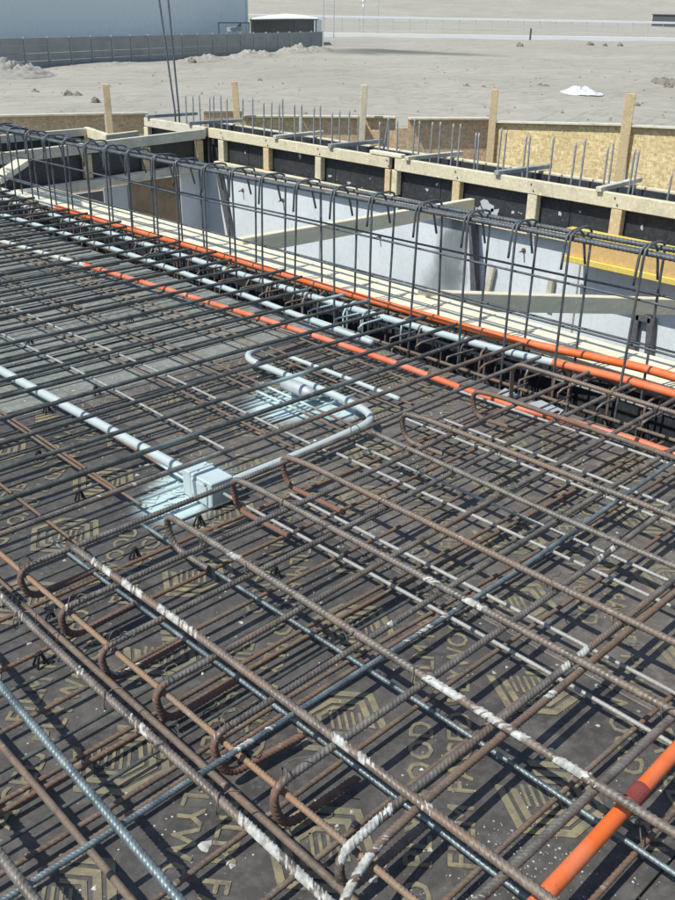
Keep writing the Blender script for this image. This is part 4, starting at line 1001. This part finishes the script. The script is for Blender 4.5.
# warehouse with corrugated cladding
wh = empty('warehouse', (60, 92, -3.3), "large pale blue grey corrugated warehouse behind the yard wall", "warehouse")
C0 = at(247, 41.5, -3.3); C0 = Vector((C0[0], C0[1], 0)); dl = -wd_
def corr(a, d, L, z0, z1, pitch, dep, nrm):
    b = MB(); n = int(L / pitch); vs = []; fs = []
    prof = ((0, 0), (.3, 0), (.42, 1), (.58, 1), (.7, 0))
    for i in range(n):
        for (u, hh) in prof:
            p = a + d * ((i + u) * pitch) + nrm * (dep * hh)
            vs += [(p.x, p.y, z0), (p.x, p.y, z1)]
    for i in range(len(vs) // 2 - 1): fs.append((2*i, 2*i+1, 2*i+3, 2*i+2))
    b.add(vs, fs); return b
nrm = Vector((wd_.y, -wd_.x, 0)); nrm = nrm if nrm.dot(C0) < 0 else -nrm
corr(C0, dl, 75, -3.3, 6.2, .55, .035, nrm).build('wall', 'cladding', wh, fixn=False)
corr(C0, -nrm, 30, -3.3, 6.2, .55, .09, wd_).build('wall', 'cladding', wh, fixn=False)
b = MB(); R0 = [C0 + Vector((0, 0, 6.2)), C0 + dl * 75 + Vector((0, 0, 6.2)), C0 + dl * 75 - nrm * 30 + Vector((0, 0, 6.2)), C0 - nrm * 30 + Vector((0, 0, 6.2))]
mid = [C0 - nrm * 15 + Vector((0, 0, 8.6)), C0 + dl * 75 - nrm * 15 + Vector((0, 0, 8.6))]
b.add([tuple(v) for v in R0 + mid], [(0, 1, 5, 4), (3, 4, 5, 2), (0, 4, 3), (1, 2, 5)]); b.build('roof', 'cladding', wh, fixn=False)
MB().beam(C0 + nrm * .05 + Vector((0, 0, -3.3)), C0 + nrm * .05 + Vector((0, 0, 6.2)), .25, .25, up=(1, 0, 0)).build('corner_trim', 'cladding', wh)
# white canopy behind the wall
def yard(x, y, back=6.0):                 # a point on the sight line, some metres behind the wall line
    A = np.array([W0.x, W0.y]) - np.array([nrm.x, nrm.y]) * back; d2 = np.array([wd_.x, wd_.y])
    d = ROT @ np.array([x - _P[0], -(y - _P[1]), -F])
    k = np.linalg.solve(np.array([[d[0], -d2[0]], [d[1], -d2[1]]]), A)
    return Vector(CAM + k[0] * d)
cn = empty('canopy', yard(285, 40, 6), "white fabric canopy on dark posts behind the right end of the yard wall", "canopy")
pk = [yard(251, 19.6, 5), yard(268, 19.3, 5), yard(285, 19.0, 5), yard(302, 18.9, 5), yard(319, 19.2, 5)]
bk = [yard(253, 18.4, 9), yard(268, 16.0, 9), yard(286, 14.2, 9), yard(302, 15.4, 9), yard(317, 18.2, 9)]
b = MB(); up2 = [p + Vector((0, 0, .06)) for p in pk + bk]
vs = [tuple(p) for p in pk + bk] + [tuple(p) for p in up2]
fs = [(i, i+1, i+6, i+5) for i in range(4)] + [(10+i, 15+i, 16+i, 11+i) for i in range(4)] + [(0, 10, 11, 1), (1, 11, 12, 2), (2, 12, 13, 3), (3, 13, 14, 4)]
b.add(vs, fs); b.build('roof', 'canopy', cn)
for x in (251, 272, 294, 316):
    for back in (5.2, 10.5):
        t = yard(x, 19.3, back); MB().tube([(t.x, t.y, -3.4), (t.x, t.y, t.z)], .07, 7).build('post', 'darksteel', cn)
for back in (5.1, 10.8):
    MB().beam(yard(250, 19.9, back), yard(318.5, 19.4, back), .10, .16).build('eaves_beam', 'darksteel', cn)
MB().beam(yard(252, 27, 11), yard(314, 27, 11), .06, 1.6).build('back_screen', 'darksteel', cn)
MB().beam(yard(316.5, 27, 5.0), yard(321.5, 27, 5.0), .06, 1.5).build('side_screen', 'cladding', cn)
# dark gate frame left of the canopy
gf = empty('steel_gateway', yard(234, 40, 3), "dark square steel frame rising behind the yard wall left of the canopy", "gateway")
for x in (218.5, 249.0):
    t = yard(x, 23, 3); MB().tube([(t.x, t.y, -3.4), (t.x, t.y, t.z)], .06, 7).build('post', 'darksteel', gf)
MB().beam(yard(218, 22.8, 3), yard(249.5, 22.8, 3), .08, .10).build('top_bar', 'darksteel', gf)
MB().beam(yard(234, 30.5, 3), yard(241, 24.5, 3), .08, .30).build('crate_lid', 'darksteel', gf); MB().beam(yard(229, 29.5, 3), yard(240, 28.5, 3), .5, .35).build('crate', 'slabwall', gf)
# poles
for (x, yt, yb2, r, lab) in ((323, -14, 46, .055, "tall thin pole standing just behind the end of the yard wall"), (333.5, -14, 38, .07, "tall steel pole right of the end of the yard wall"), (377.5, -14, 34, .05, "thin pale pole at the road fence right of the lamp post")):
    g = at(x, yb2, -3.2); t = g + np.array([0, 0, 9.5])
    po = empty('utility_pole', g, lab, "pole")
    MB().tube([g, g + np.array([0, 0, .35])], r * 1.8, 8).build('base', 'polesteel', po); MB().tube([g + np.array([0, 0, .3]), t], [r * 1.1, r * .8], 8).build('shaft', 'polesteel', po)
g = at(362.8, 36, -3.2); lp = empty('lamp_post', g, "slim lamp post with a white head near the road fence", "lamp post")
zt2 = at(0, 0, 0); top = np.array([g[0], g[1], 1.55])
MB().tube([g, top], .06, 8).build('post', 'polesteel', lp); MB().box(top + np.array([0, 0, .25]), (.45, .45, .6), bev=.1).build('lamp_head', 'canopy', lp); MB().box(top + np.array([0, 0, -.5]), (.22, .22, .5), bev=.02).build('control_box', 'white', lp)
# road and its white fence
F0, F1 = at(318, 36.2, -3.2), at(720, 41.8, -3.2)
F0v, F1v = Vector((F0[0], F0[1], 0)), Vector((F1[0], F1[1], 0)); fd = (F1v - F0v).normalized(); FL = (F1v - F0v).length
F0v -= fd * 25; FL += 70
rf = empty('road_fence', F0v, "long pale wire fence on a white kerb wall along the distant road", "fence")
MB().beam(F0v + Vector((0, 0, -3.05)), F0v + fd * FL + Vector((0, 0, -3.05)), .3, .72, bev=.02).build('kerb_wall', 'white', rf)
MB().beam(F0v + Vector((0, 0, -.55)), F0v + fd * FL + Vector((0, 0, -.55)), .16, .30, bev=.02).build('top_rail', 'white', rf)
pm = None
nbp = int(FL / 2.6)
for k in range(nbp):
    p = F0v + fd * (k * 2.6)
    if pm is None: pm = MB().box((p.x, p.y, -1.7), (.06, .06, 2.1)).build('post', 'mesh', rf)
    else: c = pm.copy(); COL.objects.link(c); place(c, (p.x, p.y, -1.7), rf)
for z in (-2.3, -1.9, -1.5, -1.1):
    MB().tube([F0v + Vector((0, 0, z)), F0v + fd * FL + Vector((0, 0, z))], .018, 4).build('wire', 'mesh', rf)
rd = MB(); a, e = F0v - Vector((-fd.y, fd.x, 0)) * -6, F0v + fd * FL - Vector((-fd.y, fd.x, 0)) * -6
# far low block and small dark post
bl = empty('low_building', at(668, 26, -3.2), "small grey flat building at the right edge beyond the road", "building")
q = at(676, 27, -3.2); q = Vector((q[0], q[1], 0))
MB().box((q.x, q.y, -1.6), (9, 11, 3.0), bev=.05).build('wall', 'darksteel', bl); MB().box((q.x, q.y, .02), (9.6, 11.6, .24), bev=.03).build('roof', 'darksteel', bl); MB().box((q.x - 4.52, q.y - 2.0, -2.0), (.06, 1.4, 2.0)).build('door', 'darksteel', bl)
g = at(530, 40, -3.2); o = MB().tube([(g[0], g[1], -3.3), (g[0], g[1], -1.6)], .14, 8).build('marker_post', 'darksteel'); tag(o, "short dark post in front of the road fence", "post")
# white plastic sheet on the sand
g = at(578, 92.5, -3.14); b = MB(); n = 16; vs = []; fs = []
dA = Vector((ROT[0][0], ROT[1][0], 0)).normalized()   # across the view
dB = Vector((-dA.y, dA.x, 0))
for i in range(n + 1):
    for j in range(n + 1):
        u, v_ = i / n - .5, j / n - .5
        hgt = .30 * max(0, 1 - ((u - .02) / .38) ** 2) * max(0, 1 - (v_ / .5) ** 2) * (1 + .9 * mnoise.noise((u * 9, v_ * 7, 2))) + .05 * mnoise.noise((u * 20, v_ * 20, 4)) + .03
        p = Vector(g) + dA * (u * 3.0 * (1 - .5 * abs(v_))) + dB * (v_ * 2.6); vs.append((p.x, p.y, -3.2 + hgt))
for i in range(n):
    for j in range(n): k = i * (n + 1) + j; fs.append((k, k + 1, k + n + 2, k + n + 1))
b.add(vs, fs); o = b.build('plastic_sheet', 'tarp', fixn=False); tag(o, "crumpled white plastic sheet lying on the sand at the right", "plastic sheet")
# stones and rubbish on the sand
def stone(x, y, r, lab, mt='stone'):
    g = at(x, y, -3.2); b = MB(); vs = []; fs = []; n = 7; sd = random.uniform(0, 50)
    for i in range(5):
        ph = math.pi * i / 4 * .5
        for j in range(n):
            th = 2 * math.pi * j / n; q = r * (1 + .4 * mnoise.noise((math.cos(th) * 1.5 + sd, math.sin(th) * 1.5, i * .6)))
            vs.append((g[0] + q * math.cos(ph) * math.cos(th), g[1] + q * math.cos(ph) * math.sin(th), -3.3 + q * .9 * math.sin(ph)))
    for i in range(4):
        for j in range(n): k = (j + 1) % n; fs.append((i*n+j, i*n+k, (i+1)*n+k, (i+1)*n+j))
    b.add(vs, fs); o = b.build('stone', mt, fixn=False); return tag(o, lab, "stone", "stones scattered on the sand")
for (x, y, r) in ((467, 88, .35), (483, 89, .30), (540, 86.5, .32), (546, 87, .25), (36, 93, .28), (68, 95, .32), (78, 95.5, .30), (95, 100, .25), (192, 61.5, .40), (520, 46, .5), (590, 45, .55), (605, 46, .45), (620, 45.5, .5), (637, 104, .2), (300, 92, .2), (260, 80, .2)):
    stone(x, y, r, "small dark stone lying on the open sand")
for (x, y, r) in ((657, 84, .5), (664, 85.5, .6), (672, 86, .55), (668, 88, .4)):
    stone(x, y, r, "dark stone in the rubble cluster at the right edge of the sand")
def scatter():
    b = MB(); rr = random.Random(11)
    for k in range(2600):
        th = rr.uniform(R(15), R(105)); d = 14 + 75 * rr.random() ** 1.3; x, y = d * math.cos(th), d * math.sin(th); r = .02 + .09 * rr.random() ** 3
        z = -3.2 + 0.22 * min(1, (d - 14) / 25) * mnoise.noise((x * .11, y * .11, 0)) + 0.10 * min(1, (d - 14) / 20) * mnoise.noise((x * .5, y * .5, 3))
        vs = [(x + r * rr.uniform(.7, 1.2) * math.cos(a), y + r * rr.uniform(.7, 1.2) * math.sin(a), z - .01) for a in (0, 1.26, 2.5, 3.8, 5.0)] + [(x, y, z + r * .8)]
        b.add(vs, [(i, (i + 1) % 5, 5) for i in range(5)])
    o = b.build('gravel', 'stone', fixn=False); o['kind'] = 'stuff'; o['label'] = "scattered small gravel on the open sand"; o['category'] = "gravel"
scatter()
